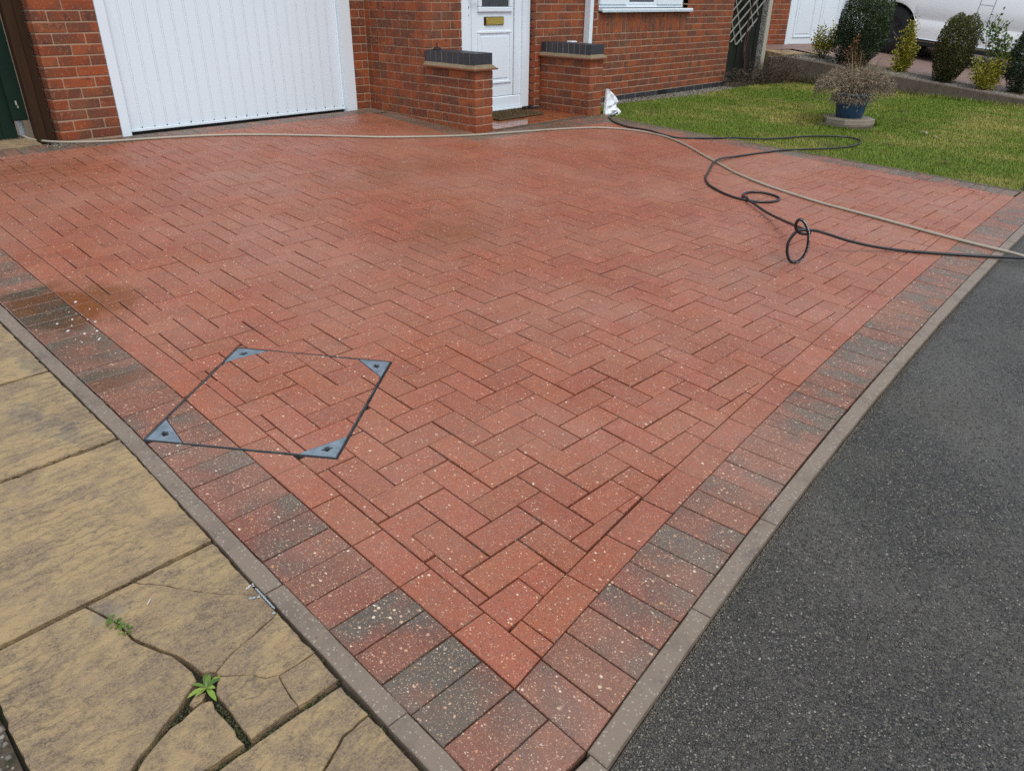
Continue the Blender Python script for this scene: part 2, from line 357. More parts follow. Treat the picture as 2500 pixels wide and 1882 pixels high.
M_DARK = simple('dark_rubber', (.009,.009,.010), .75, var=.03); M_GLASS = simple('window_glass', (.035,.045,.05), .05, spec=.8, var=0)
M_BRASS = simple('brass', (.72,.52,.14), .28, metal=1, var=.04); M_LEAD = simple('lead_strip', (.05,.05,.055), .5, var=0)
M_STEEL = simple('galvanised_steel', (.33,.40,.46), .45, metal=.55, var=.24, scale=34, bump=.5, bscale=120)
M_RIM = simple('dirty_rim', (.07,.06,.052), .8, var=.28, scale=60, bump=.5, bscale=300)
M_STEELD = simple('dull_steel_rim', (.17,.185,.2), .5, metal=.6, var=.2, scale=30)
M_GREEN = simple('dark_green_stain', (.011,.03,.02), .7, spec=.15, var=.2, scale=6, bump=.4, bscale=60)
def mat_wood(name, a, b, sc=(1,1,.08)):
    t = NT(name); p = t.n('ShaderNodeTexCoord').outputs['Object']; q = t.vmath('MULTIPLY', p, sc)
    n = t.noise(q, 55, 4, .6, 1); t.bump(n, .5, .003); return t.fin(t.mix(t.math('ADD', t.math('MULTIPLY', n, .8), t.math('MULTIPLY', t.rand(True), .2)), a, b), .85, .08)
M_POSTW = mat_wood('stained_post_wood', (.02,.011,.007), (.06,.032,.018)); M_FENCE = mat_wood('dark_weathered_fence', (.008,.009,.008), (.032,.034,.028))
M_LATT = mat_wood('weathered_lattice', (.34,.32,.28), (.22,.205,.17), (1,1,1))
M_TILE = None
def mat_quarry():
    t = NT('wet_quarry_tile'); p = t.pos(); r = t.rand(True); c = t.ramp(r, [(0, (.26,.07,.025)), (.5, (.34,.10,.035)), (1, (.22,.06,.03))]); c = t.mix(t.rng(t.noise(p, 14, 4), .4, .7), c, (.12,.045,.025)); t.bump(t.noise(p, 25, 3), .08, .002); return t.fin(c, t.rng(t.noise(p, 3, 3), .35, .65, .04, .22), .6)
M_TILE = mat_quarry()
M_COIR = simple('coir_mat', (.12,.075,.032), .95, var=.25, scale=60, bump=1, bscale=400)
M_HOSEB = simple('black_rubber_hose', (.012,.012,.014), .34, var=.05, scale=40, bump=.1, bscale=500)
M_HOSEC = simple('beige_hose', (.38,.325,.25), .35, var=.08, scale=9)
M_PRINT = simple('white_print', (.7,.72,.72), .6, var=.1, scale=300)
M_BAG = simple('white_cloth', (.80,.81,.84), .6, var=.02, scale=8)
M_POT = simple('blue_glazed_pot', (.026,.085,.17), .38, var=.22, scale=14, bump=.15, bscale=40)
M_FOAM = simple('white_foam', (.56,.54,.55), .25, var=.02)
def mat_leaf(name, stops, rough=.5, trans=.15):
    t = NT(name); p = t.pos(); c = t.ramp(t.attr(), stops); c = t.mix(t.noise(p, 40, 2), c, t.mix(.5, c, (.02,.025,.008))); return t.fin(c, rough, .4, **{'Subsurface Weight': 0})
def mat_grass():
    t = NT('lawn_grass'); p = t.pos(); r = t.attr()
    g = t.mix(r, (.095,.155,.012), (.20,.265,.028)); y = t.mix(r, (.27,.25,.05), (.41,.36,.10))
    pat = t.math('ADD', t.noise(p, 1.1, 5, .6), t.math('MULTIPLY', t.math('SUBTRACT', t.noise(t.vmath('MULTIPLY', p, (1,.4,1)), 7, 4), .5), .45))
    c = t.mix(t.rng(pat, .47, .66), g, y); c = t.mix(t.math('MULTIPLY', t.rng(t.noise(p, 2.2, 3), .57, .7), .55), c, (.045,.085,.012)); return t.fin(c, .55, .3)
M_GRASS = mat_grass()
M_LAWN = mat_soil('lawn_thatch', (.075,.088,.014), (.14,.13,.033))
M_BOX = mat_leaf('box_leaf', [(0, (.010,.022,.008)), (.5, (.032,.06,.016)), (.85, (.08,.12,.026)), (1, (.14,.18,.04))])
M_BOXB = mat_leaf('bronzed_box_leaf', [(0, (.03,.03,.009)), (.45, (.09,.085,.018)), (.8, (.16,.165,.03)), (1, (.26,.22,.06))])
M_EUO = mat_leaf('yellow_euonymus_leaf', [(0, (.12,.14,.02)), (.4, (.30,.28,.02)), (.75, (.5,.42,.04)), (1, (.62,.52,.10))])
M_TALL = mat_leaf('green_shrub_leaf', [(0, (.04,.08,.018)), (.5, (.10,.17,.03)), (1, (.22,.28,.06))])
M_HEA = mat_leaf('dry_heather', [(0, (.085,.064,.047)), (.45, (.27,.20,.135)), (.8, (.46,.36,.26)), (1, (.50,.34,.18))], .8)
M_STRAW = mat_leaf('straw', [(0, (.22,.15,.07)), (1, (.46,.35,.19))], .7); M_RUST = mat_leaf('rust_brown_leaf', [(0, (.07,.028,.012)), (1, (.24,.10,.035))], .8)
M_DRY = mat_leaf('dry_bush', [(0, (.025,.017,.011)), (.5, (.09,.058,.035)), (.85, (.18,.12,.07)), (1, (.10,.12,.035))], .8)
M_TWIG = mat_leaf('brown_twig', [(0, (.05,.03,.02)), (1, (.12,.075,.05))], .8); M_REDST = simple('red_brown_stem', (.10,.035,.03), .6, var=.1)
M_WEED = mat_leaf('weed_leaf', [(0, (.06,.12,.012)), (.6, (.17,.27,.03)), (1, (.30,.38,.06))], .4)
M_STONE = mat_leaf('gravel_stone', [(0, (.10,.085,.07)), (.5, (.25,.215,.175)), (.85, (.42,.37,.30)), (1, (.16,.15,.16))], .8)
M_GRAVB = mat_soil('gravel_bed', (.07,.06,.05), (.17,.145,.12))
M_VAN = simple('silver_white_paint', (.90,.91,.92), .16, metal=0.0, var=.02, scale=4); M_CHROME = simple('bright_trim', (.8,.82,.84), .15, metal=1, var=0)
def mat_ndrive():
    t = NT('neighbour_paving'); p = t.pos(); b = t.n('ShaderNodeTexBrick'); mp = t.vmath('MULTIPLY', p, (1, 1, 0)); t.L(mp, b.inputs[0]); b.inputs['Scale'].default_value = 1; b.inputs['Brick Width'].default_value = .2; b.inputs['Row Height'].default_value = .1; b.inputs['Mortar Size'].default_value = .003
    b.inputs[1].default_value = (.27,.155,.13,1); b.inputs[2].default_value = (.22,.13,.115,1); b.inputs[3].default_value = (.10,.07,.06,1); return t.fin(t.mix(t.noise(p, 200, 3), b.outputs[0], (.2,.14,.12)), .6, .4)
M_NDRV = mat_ndrive()

# ------------------------------------------------------------------ 2-D helpers for paving (counter-clockwise polygons)
def area(p): return .5*sum(p[i-1][0]*p[i][1]-p[i][0]*p[i-1][1] for i in range(len(p)))
def ccw(p): return p if area(p) > 0 else p[::-1]
def clip(p, a, b, d=0):
    """keep the part left of line a->b, at distance > d"""
    ex, ey = b[0]-a[0], b[1]-a[1]; l = math.hypot(ex, ey); nx, ny = -ey/l, ex/l
    s = [(q[0]-a[0])*nx+(q[1]-a[1])*ny-d for q in p]; out = []
    for i in range(len(p)):
        j = i-1
        if (s[i] >= 0) != (s[j] >= 0):
            t = s[j]/(s[j]-s[i]); out.append((p[j][0]+t*(p[i][0]-p[j][0]), p[j][1]+t*(p[i][1]-p[j][1])))
        if s[i] >= 0: out.append(p[i])
    return clean(out)
def clean(p):
    o = []
    for q in p:
        if not o or math.hypot(q[0]-o[-1][0], q[1]-o[-1][1]) > 5e-4: o.append(q)
    if len(o) > 1 and math.hypot(o[0][0]-o[-1][0], o[0][1]-o[-1][1]) < 5e-4: o.pop()
    return o if len(o) > 2 else []
def clip_in(p, quad, d=0):
    for i in range(len(quad)):
        if not p: return []
        p = clip(p, quad[i-1], quad[i], d)
    return p
def subtract(p, quad, d=0):
    out = []; rest = p
    for i in range(len(quad)):
        if not rest: break
        a, b = quad[i-1], quad[i]
        o = clip(rest, b, a, d)
        if o: out.append(o)
        rest = clip(rest, a, b, -d)
    return out
def interp(x, xs, ys): return float(np.interp(x, xs, ys))
# drive outline in paving coordinates
U = .1015; J = .0021
def XLi(y): return interp(y, [-1, 1.6, 1.75, 2.05, 2.44, 2.93, 3.97, 6.5], [.1015, .1015, .099, .089, .079, .067, .048, .0])
def XLo(y): return XLi(y)-.1015
FX = [-.6, 0, .149, .355, .533, .751, 1.154, 1.543, 1.861, 2.497, 3.271, 4.226, 5.8, 8]; FY = [-.12, 0, .02, .05, .075, .105, .152, .190, .221, .277, .337, .398, .480, .56]
_c = np.polyfit(FX[1:-1], FY[1:-1], 5)
def YR(x): return float(np.polyval(_c, x)) - float(np.polyval(_c, 0)) if x < 5.9 else YR(5.89)+.04*(x-5.89)
def slope(x): return (YR(x+.01)-YR(x-.01))/.02
def fr(x, off):
    """point at signed distance off inside the front curve (positive = towards house)"""
    s = slope(max(x, 0))*min(1, max(0, x/.5)); l = math.hypot(1, s); return (x-s/l*off, YR(x)+off/l)
def Yt(x): return 5.53+.028*x
def XLawn(y): return 5.60+(4.25-y)*.11
def Yp(x): return 4.14-.045*(x-3.69)
XS = 3.69
MH = [(-.208, 1.448), (.190, .963), (.707, 1.369), (.320, 1.851)]     # manhole frame, ccw
MHi = offset_poly(MH, .0088)
TRI = []                                                               # corner plates
for i in range(4):
    c = MHi[i]; a = MHi[i-1]; b = MHi[(i+1) % 4]
    la = math.hypot(a[0]-c[0], a[1]-c[1]); lb = math.hypot(b[0]-c[0], b[1]-c[1])
    TRI.append(((c[0]+(a[0]-c[0])*.118/la, c[1]+(a[1]-c[1])*.118/la), c, (c[0]+(b[0]-c[0])*.118/lb, c[1]+(b[1]-c[1])*.118/lb)))
FRAME = [e for tr in TRI for e in (tr[0], tr[2])]
outer, inlay = [], []
def emit(poly, kind):
    poly = ccw(clean(poly))
    if len(poly) < 3: return
    xs = [q[0] for q in poly]; ys = [q[1] for q in poly]
    near = max(xs) > -.22 and min(xs) < .72 and max(ys) > .95 and min(ys) < 1.87
    parts = subtract(poly, MH, .0022) if near else [poly]
    for q in parts:
        if abs(area(q)) > 2.2e-4: outer.append((q, kind))
    if near:
        q = clip_in(poly, MHi, .0012)
        if q:
            for tr in TRI:
                q = clip(q, tr[0], tr[2], .003) if q else q
            if q and abs(area(q)) > 1.5e-4: inlay.append((ccw(q), kind))
gx, gy = .144-.0015, .331
def rect(x0, y0, x1, y1, j=J):
    j = j+random.choice((0, 0, 0, .0004, .0009)); a = random.gauss(0, .0035); c = ((x0+x1)/2, (y0+y1)/2)
    return [(c[0]+dx-a*dy, c[1]+dy+a*dx) for dx, dy in ((x0+j-c[0], y0+j-c[1]), (x1-j-c[0], y0+j-c[1]), (x1-j-c[0], y1-j-c[1]), (x0+j-c[0], y1-j-c[1]))]
def field(poly):
    cx = sum(q[0] for q in poly)/len(poly); cy = sum(q[1] for q in poly)/len(poly)
    if cx < -.3 or cx > 6.3 or cy < -.2 or cy > 6: return
    g = .0020
    y0, y1 = cy-.15, cy+.15
    poly = clip(poly, (XLi(y1), y1), (XLi(y0), y0), g)
    if poly: poly = clip(poly, fr(cx-.12, .1015), fr(cx+.12, .1015), g+.0075*math.exp(-((cx-.64)/.10)**2))
    if poly: poly = clip(poly, (7, Yt(7)), (0, Yt(0)), g)
    if poly: poly = clip(poly, (XLawn(0)-.205, 0), (XLawn(5)-.205, 5), g)
    if not poly: return
    notch = [(XS, Yp(XS)), (9, Yp(9)), (9, 9), (XS, 9)]
    for q in subtract(poly, notch, g): emit(q, 'field')
for m in range(-40, 60):
    for n in range(-25, 45):
        a0 = m+2*n; b0 = -m+2*n
        # generators (1,-1) and (2,2)
        x, y = gx+a0*U, gy-b0*U
        jx, jy = rng.normal(0, .0011, 2)
        field(rect(x+jx, y-U+jy, x+2*U+jx, y+jy))
        jx, jy = rng.normal(0, .0011, 2)
        field(rect(x+jx, y+jy, x+U+jx, y+2*U+jy))
# left red stretchers and multi-coloured soldiers
for k in range(0, 30):
    y0, y1 = k*.2027, (k+1)*.2027
    if y1 > 5.7: break
    p = [(XLo(y0)+J, y0+J), (XLi(y0)-J, y0+J), (XLi(y1)-J, y1-J), (XLo(y1)+J, y1-J)]
    if k == 0: p = [(J, .002), (.1, YR(.1)+.002), (.1002, y1-J), (J, y1-J)]
    emit(p, 'stretcher')
for k in range(-2, 56):
    y0, y1 = k*.10135, (k+1)*.10135; w = random.uniform(-.001, .001)
    emit([(XLo(y0)-.2015, y0+J), (XLo(y0)-J+w, y0+J), (XLo(y1)-J+w, y1-J), (XLo(y1)-.2015, y1-J)], 'multi')
# curved front: red stretchers, then soldiers
xj = [.104, .154]
while xj[-1] < 6.0: xj.append(xj[-1]+.2027/math.hypot(1, slope(xj[-1])))
for a, b in zip(xj, xj[1:]):
    if a > XLawn(.5)-.205: break
    b = min(b, XLawn(.5)-.2)
    e = J/1.; emit([fr(a+e, .001), fr(b-e, .001), fr(b-e, .1003), fr(a+e, .1003)], 'stretcher')
x = 0.0
while x < 7.2:
    b = x+.1018/math.hypot(1, slope(x)); emit([fr(x+J, -.2005+.0035*math.exp(-((x-1.6)/.7)**2)), fr(b-J, -.2005+.0035*math.exp(-((x-1.6)/.7)**2)), fr(b-J, -.002), fr(x+J, -.002)], 'multi'); x = b
# lawn side, porch, side wall and garage soldiers
y = .50
while y < 4.2:
    emit([(XLawn(y)-.203, y+J), (XLawn(y), y+J), (XLawn(y+.1015), y+.1015-J), (XLawn(y+.1015)-.203, y+.1015-J)], 'grey'); y += .1015
x = XS+.0
while x < 5.62:
    emit([(x+J, Yp(x)+.002), (x+.1015-J, Yp(x+.1)+.002), (x+.1015-J, 4.352), (x+J, 4.352)], 'grey'); x += .1015
y = 4.36
while y < Yt(3.8)-.1:
    emit([(XS+.002, y+J), (XS+.205, y+J), (XS+.205, y+.1015-J), (XS+.002, y+.1015-J)], 'grey'); y += .1015
x = -.2
while x < 3.9:
    emit([(x+J, Yt(x)+.002), (x+.1015-J, Yt(x)+.002), (x+.1015-J, Yt(x)+.203), (x+J, Yt(x)+.203)], 'grey'); x += .1015

# ------------------------------------------------------------------ ranking by size on screen
def screen(w):
    d = Vector(w)-CAM; z = d.dot(cf)
    if z < .05: return None
    return (d.dot(cr)/z*FPX/2500, d.dot(cu)/z*FPX/2500)      # in picture widths, centre 0
def vis_area(pts):
    q = [screen(w) for w in pts]
    if any(s is None for s in q): return 0
    q = clip_in(ccw(q) if abs(area(q)) > 0 else q, [(-.5,-.376), (.5,-.376), (.5,.376), (-.5,.376)]) if abs(area(q)) > 1e-12 else []
    return abs(area(q)) if q else 0

def octa_stones(P, size, flat, tint, name, mat, parent=None, seed=1):
    r = np.random.default_rng(seed); n = len(P)
    base = np.array([[1,0,0],[0,1,0],[-1,0,0],[0,-1,0],[0,0,1],[0,0,-1]], float)
    V = np.repeat(base[None], n, 0)*(size[:,None,None]*r.uniform(.6, 1.25, (n, 6, 1))); V[:,:,2] *= flat; V[:,:,0] *= r.uniform(.7, 1.35, (n, 1))
    a = r.uniform(0, 6.28, n); ca, sa = np.cos(a)[:,None], np.sin(a)[:,None]; x, y = V[:,:,0]*ca-V[:,:,1]*sa, V[:,:,0]*sa+V[:,:,1]*ca
    V = np.stack([x, y, V[:,:,2]], -1)+P[:,None,:]
    f = np.array([[0,1,4],[1,2,4],[2,3,4],[3,0,4],[1,0,5],[2,1,5],[3,2,5],[0,3,5]])
    F = (np.arange(n)[:,None,None]*6+f[None]).reshape(-1, 3)
    return fast_mesh(name, V.reshape(-1, 3), F, np.repeat(tint, 6), mat, parent)
# ------------------------------------------------------------------ DRIVE
def pave_z(x, y): return .0012*math.sin(x*2.1+1)*math.sin(y*1.7)
def paver_obj(poly, parent, mat, name='paver', top=0.0):
    cx = sum(q[0] for q in poly)/len(poly); cy = sum(q[1] for q in poly)/len(poly)
    loc = [(q[0]-cx, q[1]-cy) for q in poly]
    key = (mat.name, tuple(round(v, 3) for q in loc for v in q))
    me = SHARED.get(key)
    if me is None:
        mb = MB(); mb.prism(loc, -.035, 0, .0022); 
        me = bpy.data.meshes.new(name); me.from_pydata([tuple(v) for v in mb.v], [], mb.f); me.materials.append(mat); me.update(); SHARED[key] = me
    o = bpy.data.objects.new(name, me)
    T = MP @ Matrix.Translation((cx, cy, top+random.uniform(-.0012, .0012))) @ Matrix.Rotation(random.gauss(0, .003), 4, 'X') @ Matrix.Rotation(random.gauss(0, .003), 4, 'Y')
    return link(o, parent, T)
SHARED = {}
def sheet(name, poly, z, mat, kind='structure', parent=None):
    mb = MB(); poly = ccw(poly); n = len(poly); T = MP
    mb.add([T @ Vector((q[0], q[1], z)) for q in poly]+[T @ Vector((q[0], q[1], z-.03)) for q in poly], [tuple(range(n)), tuple(range(2*n-1, n-1, -1))]+[(i, n+i, n+(i+1) % n, (i+1) % n) for i in range(n)])
    o = mb.build(name, mat, parent, M=Matrix(), keep=True)
    if kind: o['kind'] = kind
    return o
def front_line(x0, x1, off, n=24): return [fr(x0+(x1-x0)*i/n, off) for i in range(n+1)]
mh_hole_bed = -.013
drive = sheet('driveway', front_line(.0, 6.05, .05)+[(5.72, 4.38), (3.9, 4.38), (3.9, 5.86), (-.35, 5.75), (XLo(5)+.05, 5)]+[(.05, 0.05)], mh_hole_bed, M_BED)
edge = sheet('driveway_border', [(-.205, -.215)]+front_line(0, 7.2, -.203)+front_line(7.2, .0, .04)+[(.03, 1), (XLo(3)+.04, 3), (XLo(5)+.04, 5.0), (XLo(5)-.205, 5.0), (XLo(3)-.204, 3)], mh_hole_bed-.004, M_BED)
rank = sorted([(vis_area([PW(*q) for q in p]), i) for i, (p, k) in enumerate(outer) if k == 'field'], reverse=True)
own = {i for a, i in rank[:296]}
mass = MB()
edge_n = 0
border_rank = sorted([(vis_area([PW(*q) for q in p]), i) for i, (p, k) in enumerate(outer) if k != 'field'], reverse=True)
own_b = {i for a, i in border_rank[:298] if a > 0}
bm_red, bm_mul, bm_gry = MB(), MB(), MB()
for i, (p, k) in enumerate(outer):
    if k == 'field':
        if i in own: paver_obj(p, drive, M_RED_O)
        else: mass.tint = random.random(); mass.prism(p, -.03, random.uniform(-.0012, .0012), .002, MP)
    else:
        if i in own_b: paver_obj(p, edge, M_RED_O if k == 'stretcher' else (M_MUL_O if k == 'multi' else M_GRY_O), 'border_paver')
        else:
            b = bm_red if k == 'stretcher' else (bm_mul if k == 'multi' else bm_gry); b.tint = random.random(); b.prism(p, -.03, random.uniform(-.001, .001), .002, MP)
tag(mass.build('far_pavers', M_RED_A, drive, M=Matrix(), keep=True), kind='stuff')
M_MUL_A = mat_paver('multi_paver_mass', False, True)
if bm_red.v: tag(bm_red.build('far_border_stretchers', M_RED_A, edge, M=Matrix(), keep=True), kind='stuff')
if bm_gry.v: tag(bm_gry.build('far_border_pavers', mat_paver('grey_paver_mass', False, True, .10), edge, M=Matrix(), keep=True), kind='stuff')
if bm_mul.v: tag(bm_mul.build('far_border_pavers', M_MUL_A, edge, M=Matrix(), keep=True), kind='stuff')

def ragged(poly, step=.02, amp=.0012):
    out = []; n = len(poly)
    for i in range(n):
        a, b = poly[i], poly[(i+1) % n]; l = math.hypot(b[0]-a[0], b[1]-a[1]); k = max(1, int(l/step))
        for j in range(k):
            t = j/k; ja = amp if j else amp*.5; out.append((a[0]+(b[0]-a[0])*t+random.gauss(0, ja), a[1]+(b[1]-a[1])*t+random.gauss(0, ja)))
    return out

# manhole
mc = PW(.25, 1.4)
mh = thing('manhole_cover', 'square recessed manhole cover inlaid with red pavers, four blue-grey steel corner plates', 'manhole cover', mc)
def subd(poly, k=26):
    out = []
    for i in range(len(poly)):
        a, b = poly[i], poly[(i+1) % len(poly)]
        out += [(a[0]+(b[0]-a[0])*j/k, a[1]+(b[1]-a[1])*j/k) for j in range(k)]
    return out
def wear(poly, d): return [(x+random.gauss(0, .0005), y+random.gauss(0, .0005)) for x, y in offset_poly(poly, d)]
def ringmb(pa, pb, z0, z1):
    mb = MB(); n = len(pa)
    vs = [MP @ Vector((*q, z1)) for q in pa]+[MP @ Vector((*q, z1)) for q in pb]+[MP @ Vector((*q, z0)) for q in pa]+[MP @ Vector((*q, z0)) for q in pb]
    fs = []
    for i in range(n):
        j = (i+1) % n; fs += [(i, j, n+j, n+i), (2*n+i, 2*n+j, j, i), (n+i, n+j, 3*n+j, 3*n+i)]
    mb.add(vs, fs); return mb
MHs = subd(MH); ringmb(wear(MHs, 0), wear(MHs, .0023), -.03, -.0022).build('frame', M_RIM, mh)
ringmb(wear(MHs, .0052), wear(MHs, .0074), -.03, .0002).build('lid_rim', M_STEELD, mh)
mb = MB(); mb.prism(offset_poly(MH, .0074), -.034, -.0115, 0, MP); mb.build('lid_tray', M_BED, mh)
for i, tr in enumerate(TRI):
    c = [sum(q[k] for q in tr)/3 for k in (0, 1)]
    # plate with a flower-shaped key hole: ring triangulated between outer triangle and hole
    ang = math.atan2(tr[0][1]-tr[2][1], tr[0][0]-tr[2][0])
    hole = []
    for k in range(20):
        a = 2*math.pi*k/20; rr = .0115+.0026*math.cos((5, 4, 6, 5)[i]*a+i)+random.uniform(-.0011, .0011); hole.append((c[0]+rr*1.35*math.cos(a)*math.cos(ang)-rr*math.sin(a)*math.sin(ang), c[1]+rr*1.35*math.cos(a)*math.sin(ang)+rr*math.sin(a)*math.cos(ang)))
    rim = []
    t3 = ccw(list(tr))
    for hx, hy in hole:
        dx, dy = hx-c[0], hy-c[1]; best = 1e9
        for e in range(3):
            ax, ay = t3[e-1]; bx, by = t3[e]; ex, ey = bx-ax, by-ay; det = dx*ey-dy*ex
            if abs(det) > 1e-12:
                tt = ((ax-c[0])*ey-(ay-c[1])*ex)/det; uu = ((ax-c[0])*dy-(ay-c[1])*dx)/det
                if tt > 0 and -1e-6 <= uu <= 1+1e-6: best = min(best, tt)
        rim.append((c[0]+dx*best, c[1]+dy*best))
    # insert exact corners by snapping nearest rim point
    for q in t3:
        k = min(range(20), key=lambda k: math.hypot(rim[k][0]-q[0], rim[k][1]-q[1])); rim[k] = q
    mb = MB(); n = 20
    vs = [MP @ Vector((*q, -.001)) for q in rim]+[MP @ Vector((*q, -.001)) for q in hole]+[MP @ Vector((*q, -.022)) for q in rim]+[MP @ Vector((*q, -.022)) for q in hole]
    fs = []
    for k in range(n):
        j = (k+1) % n; fs += [(k, j, n+j, n+k), (2*n+k, 2*n+j, j, k), (n+k, n+j, 3*n+j, 3*n+k)]
    mb.add(vs, fs); pl = mb.build('corner_plate', M_STEEL, mh)
    mb = MB(); mb.prism(offset_poly(ccw(hole), -.001), -.02, -.0125, 0, MP); mb.build('key_hole', M_DARK if i in (1, 2, 3) else M_BED, pl)
for p, k in inlay: paver_obj(p, mh, M_RED_O if k in ('field', 'stretcher') else M_MUL_O, 'paver', .0005)

# loose jointing sand and grit, washed out of some joints and left in others
P = []
for p, k in outer:
    cx = sum(q[0] for q in p)/len(p); cy = sum(q[1] for q in p)/len(p)
    if cy > 2.3 or cx > 3: continue
    for i in range(len(p)):
        if random.random() > .30: continue
        a, b = p[i-1], p[i]; l = math.hypot(b[0]-a[0], b[1]-a[1]); t0 = random.random()*.5; t1 = t0+random.random()*.5; w = random.choice((.0006, .001, .0022))
        nn = (-(b[1]-a[1])/(l+1e-9), (b[0]-a[0])/(l+1e-9))
        for _ in range(int(l*520*(t1-t0)/.5)):
            t_ = random.uniform(t0, t1); o_ = random.gauss(-.0022, w); P.append((a[0]+(b[0]-a[0])*t_+nn[0]*o_, a[1]+(b[1]-a[1])*t_+nn[1]*o_, random.uniform(-.006, .0006)))
PA = np.array(P)@np.array(MP.to_3x3()).T
octa_stones(PA, rng.uniform(.0005, .0013, len(PA)), .8, .3+.5*rng.random(len(PA)), 'loose_sand', M_STONE, drive, 71)
n = 4200; xs = rng.beta(1.2, 2.2, n)*4.6-.05; P = np.stack([xs, np.array([YR(x) for x in xs])-.258-np.abs(rng.normal(0, .006+.010*(np.sin(xs*7)*.5+.5)**2, n)), np.full(n, -.0195)], 1)@np.array(MP.to_3x3()).T
octa_stones(P, rng.uniform(.0008, .0028, n), .7, rng.random(n)*.55, 'kerb_grit', M_STONE, drive, 72)
# kerbs
kb = sheet('kerb', [(-.262, -.262)]+front_line(0, 7.2, -.262)+front_line(7.2, 0, -.2)+[(-.2, -.2), (XLo(3)-.202, 3), (XLo(6)-.202, 6), (XLo(6)-.262, 6), (XLo(3)-.262, 3)], -.03, M_SOIL)
kxs = [-.25, 0, .461, .904, 1.841, 2.777, 3.732, 4.75, 5.66, 6.6, 7.2]
for a, b in zip(kxs, kxs[1:]):
    n = max(2, int((b-a)/.12)); g = .0015
    ins = [fr(a+g+(b-a-2*g)*i/n, -.2045) for i in range(n+1)]; outs = [fr(a+g+(b-a-2*g)*i/n, -.2535) for i in range(n+1)]
    if a < 0: ins = [(-.2, -.2145), (-.002, -.2145)]; outs = [(-.2, -.2635), (-.002, -.2635)]
    mb = MB(); loc = outs+ins[::-1]; mb.prism(ragged(ccw(loc), .05, .0007), -.1, .003+random.uniform(-.002, .002), .003, MP); mb.build('kerb_stone', M_KERB, kb)
kys = [-.268, .112, .606, 1.043, 1.549, 1.989, 2.46, 2.9, 3.35, 3.8, 4.3]
for a, b in zip(kys, kys[1:]):
    g = .0016; r0 = random.uniform(-.002, .002)
    mb = MB(); mb.prism(ragged([(XLo(a)-.2525+r0, a+g), (XLo(a)-.2045+r0, a+g), (XLo(b)-.2045+r0, b-g), (XLo(b)-.2525+r0, b-g)], .04, .0008), -.1, .001+random.uniform(-.0025, .002), .0025, MP); mb.build('kerb_stone', M_KERB, kb)
# lawn edging strip
mb = MB(); mb.prism(ccw([(XLawn(.3)+.006, .3), (XLawn(.3)+.04, .3), (XLawn(4.2)+.04, 4.2), (XLawn(4.2)+.006, 4.2)]), -.08, .004, .004, MP)
tag(mb.build('lawn_edging', M_WALLC), 'thin weathered concrete edging strip between lawn and grey soldier pavers', 'edging')

# ------------------------------------------------------------------ ROAD
rp = front_line(-.3, 7.2, -.256, 40)
road = sheet('road', rp+[(60, .9), (60, -40), (-40, -40), (-40, -.6), (-.9, -.33), (-.3, -.27)], -.021, M_ASPH)
n = 60000
xs = rng.beta(1.1, 2.6, n)*5.2-.1; ys = np.array([YR(x) for x in xs])-.262-rng.beta(1, 1.5, n)*(.25+xs*.75)
ys -= .004
P = np.stack([xs, ys, np.full(n, -.0206)], 1)@np.array(MP.to_3x3()).T
octa_stones(P, rng.uniform(.0012, .0040, n), .6, rng.random(n), 'road_chippings', M_CHIP, road)

# ------------------------------------------------------------------ PAVEMENT on the left
pv = sheet('pavement', [(-.262, -.6), (-.262, 3.4), (-1.6, 3.4), (-1.6, -.6)], -.026, M_SOIL)
def slab(poly, name='paving_slab', top=-.004, amp=.0012, tilt=(0, 0), gap=0, label=None):
    poly = ccw(poly)
    if gap: poly = offset_poly(poly, gap)
    cx = sum(q[0] for q in poly)/len(poly); cy = sum(q[1] for q in poly)/len(poly)
    mb = MB(); mb.prism(ragged(poly, amp=amp), -.05, top, .0022, MP, lambda x, y: tilt[0]*(x-cx)+tilt[1]*(y-cy)); o = mb.build(name, M_SLAB if name == 'paving_slab' else M_SLABB, pv)
    if label: o['label'] = label
    return o
def XK(y): return XLo(y)-.2565
slab([(XK(.877)-.001, .882), (XK(1.5), 1.501), (-.803, 1.486), (-.803, .861)], tilt=(0, .006), label='sandy riven slab with streaks, whole')
slab([(XK(1.52)-.002, 1.521), (XK(2.1)-.004, 2.1), (-.85, 2.085), (-.81, 1.509)], label='riven slab with a water-worn hollow')
slab([(XK(2.12)-.004, 2.12), (XK(2.7)-.006, 2.71), (-.88, 2.70), (-.855, 2.1)])
slab([(XK(2.73)-.006, 2.73), (XK(3.3)-.006, 3.32), (-.9, 3.3), (-.88, 2.72)])
for y0, y1 in ((.853, 1.485), (1.505, 2.08), (2.1, 2.7)): slab([(-.825, y0), (-.82, y1), (-1.4, y1), (-1.4, y0)])
# lower slab, cracked across
slab([(-.268, .262), (-.46, .262), (-.803, .255), (-.803, -.02), (-.60, .04), (-.44, .105), (-.33, .16), (-.264, .165)], 'slab_piece', gap=.0006)
slab([(-.264, .162), (-.33, .157), (-.44, .101), (-.60, .035), (-.803, -.026), (-.803, -.34), (-.264, -.32)], 'slab_piece', gap=.0006)
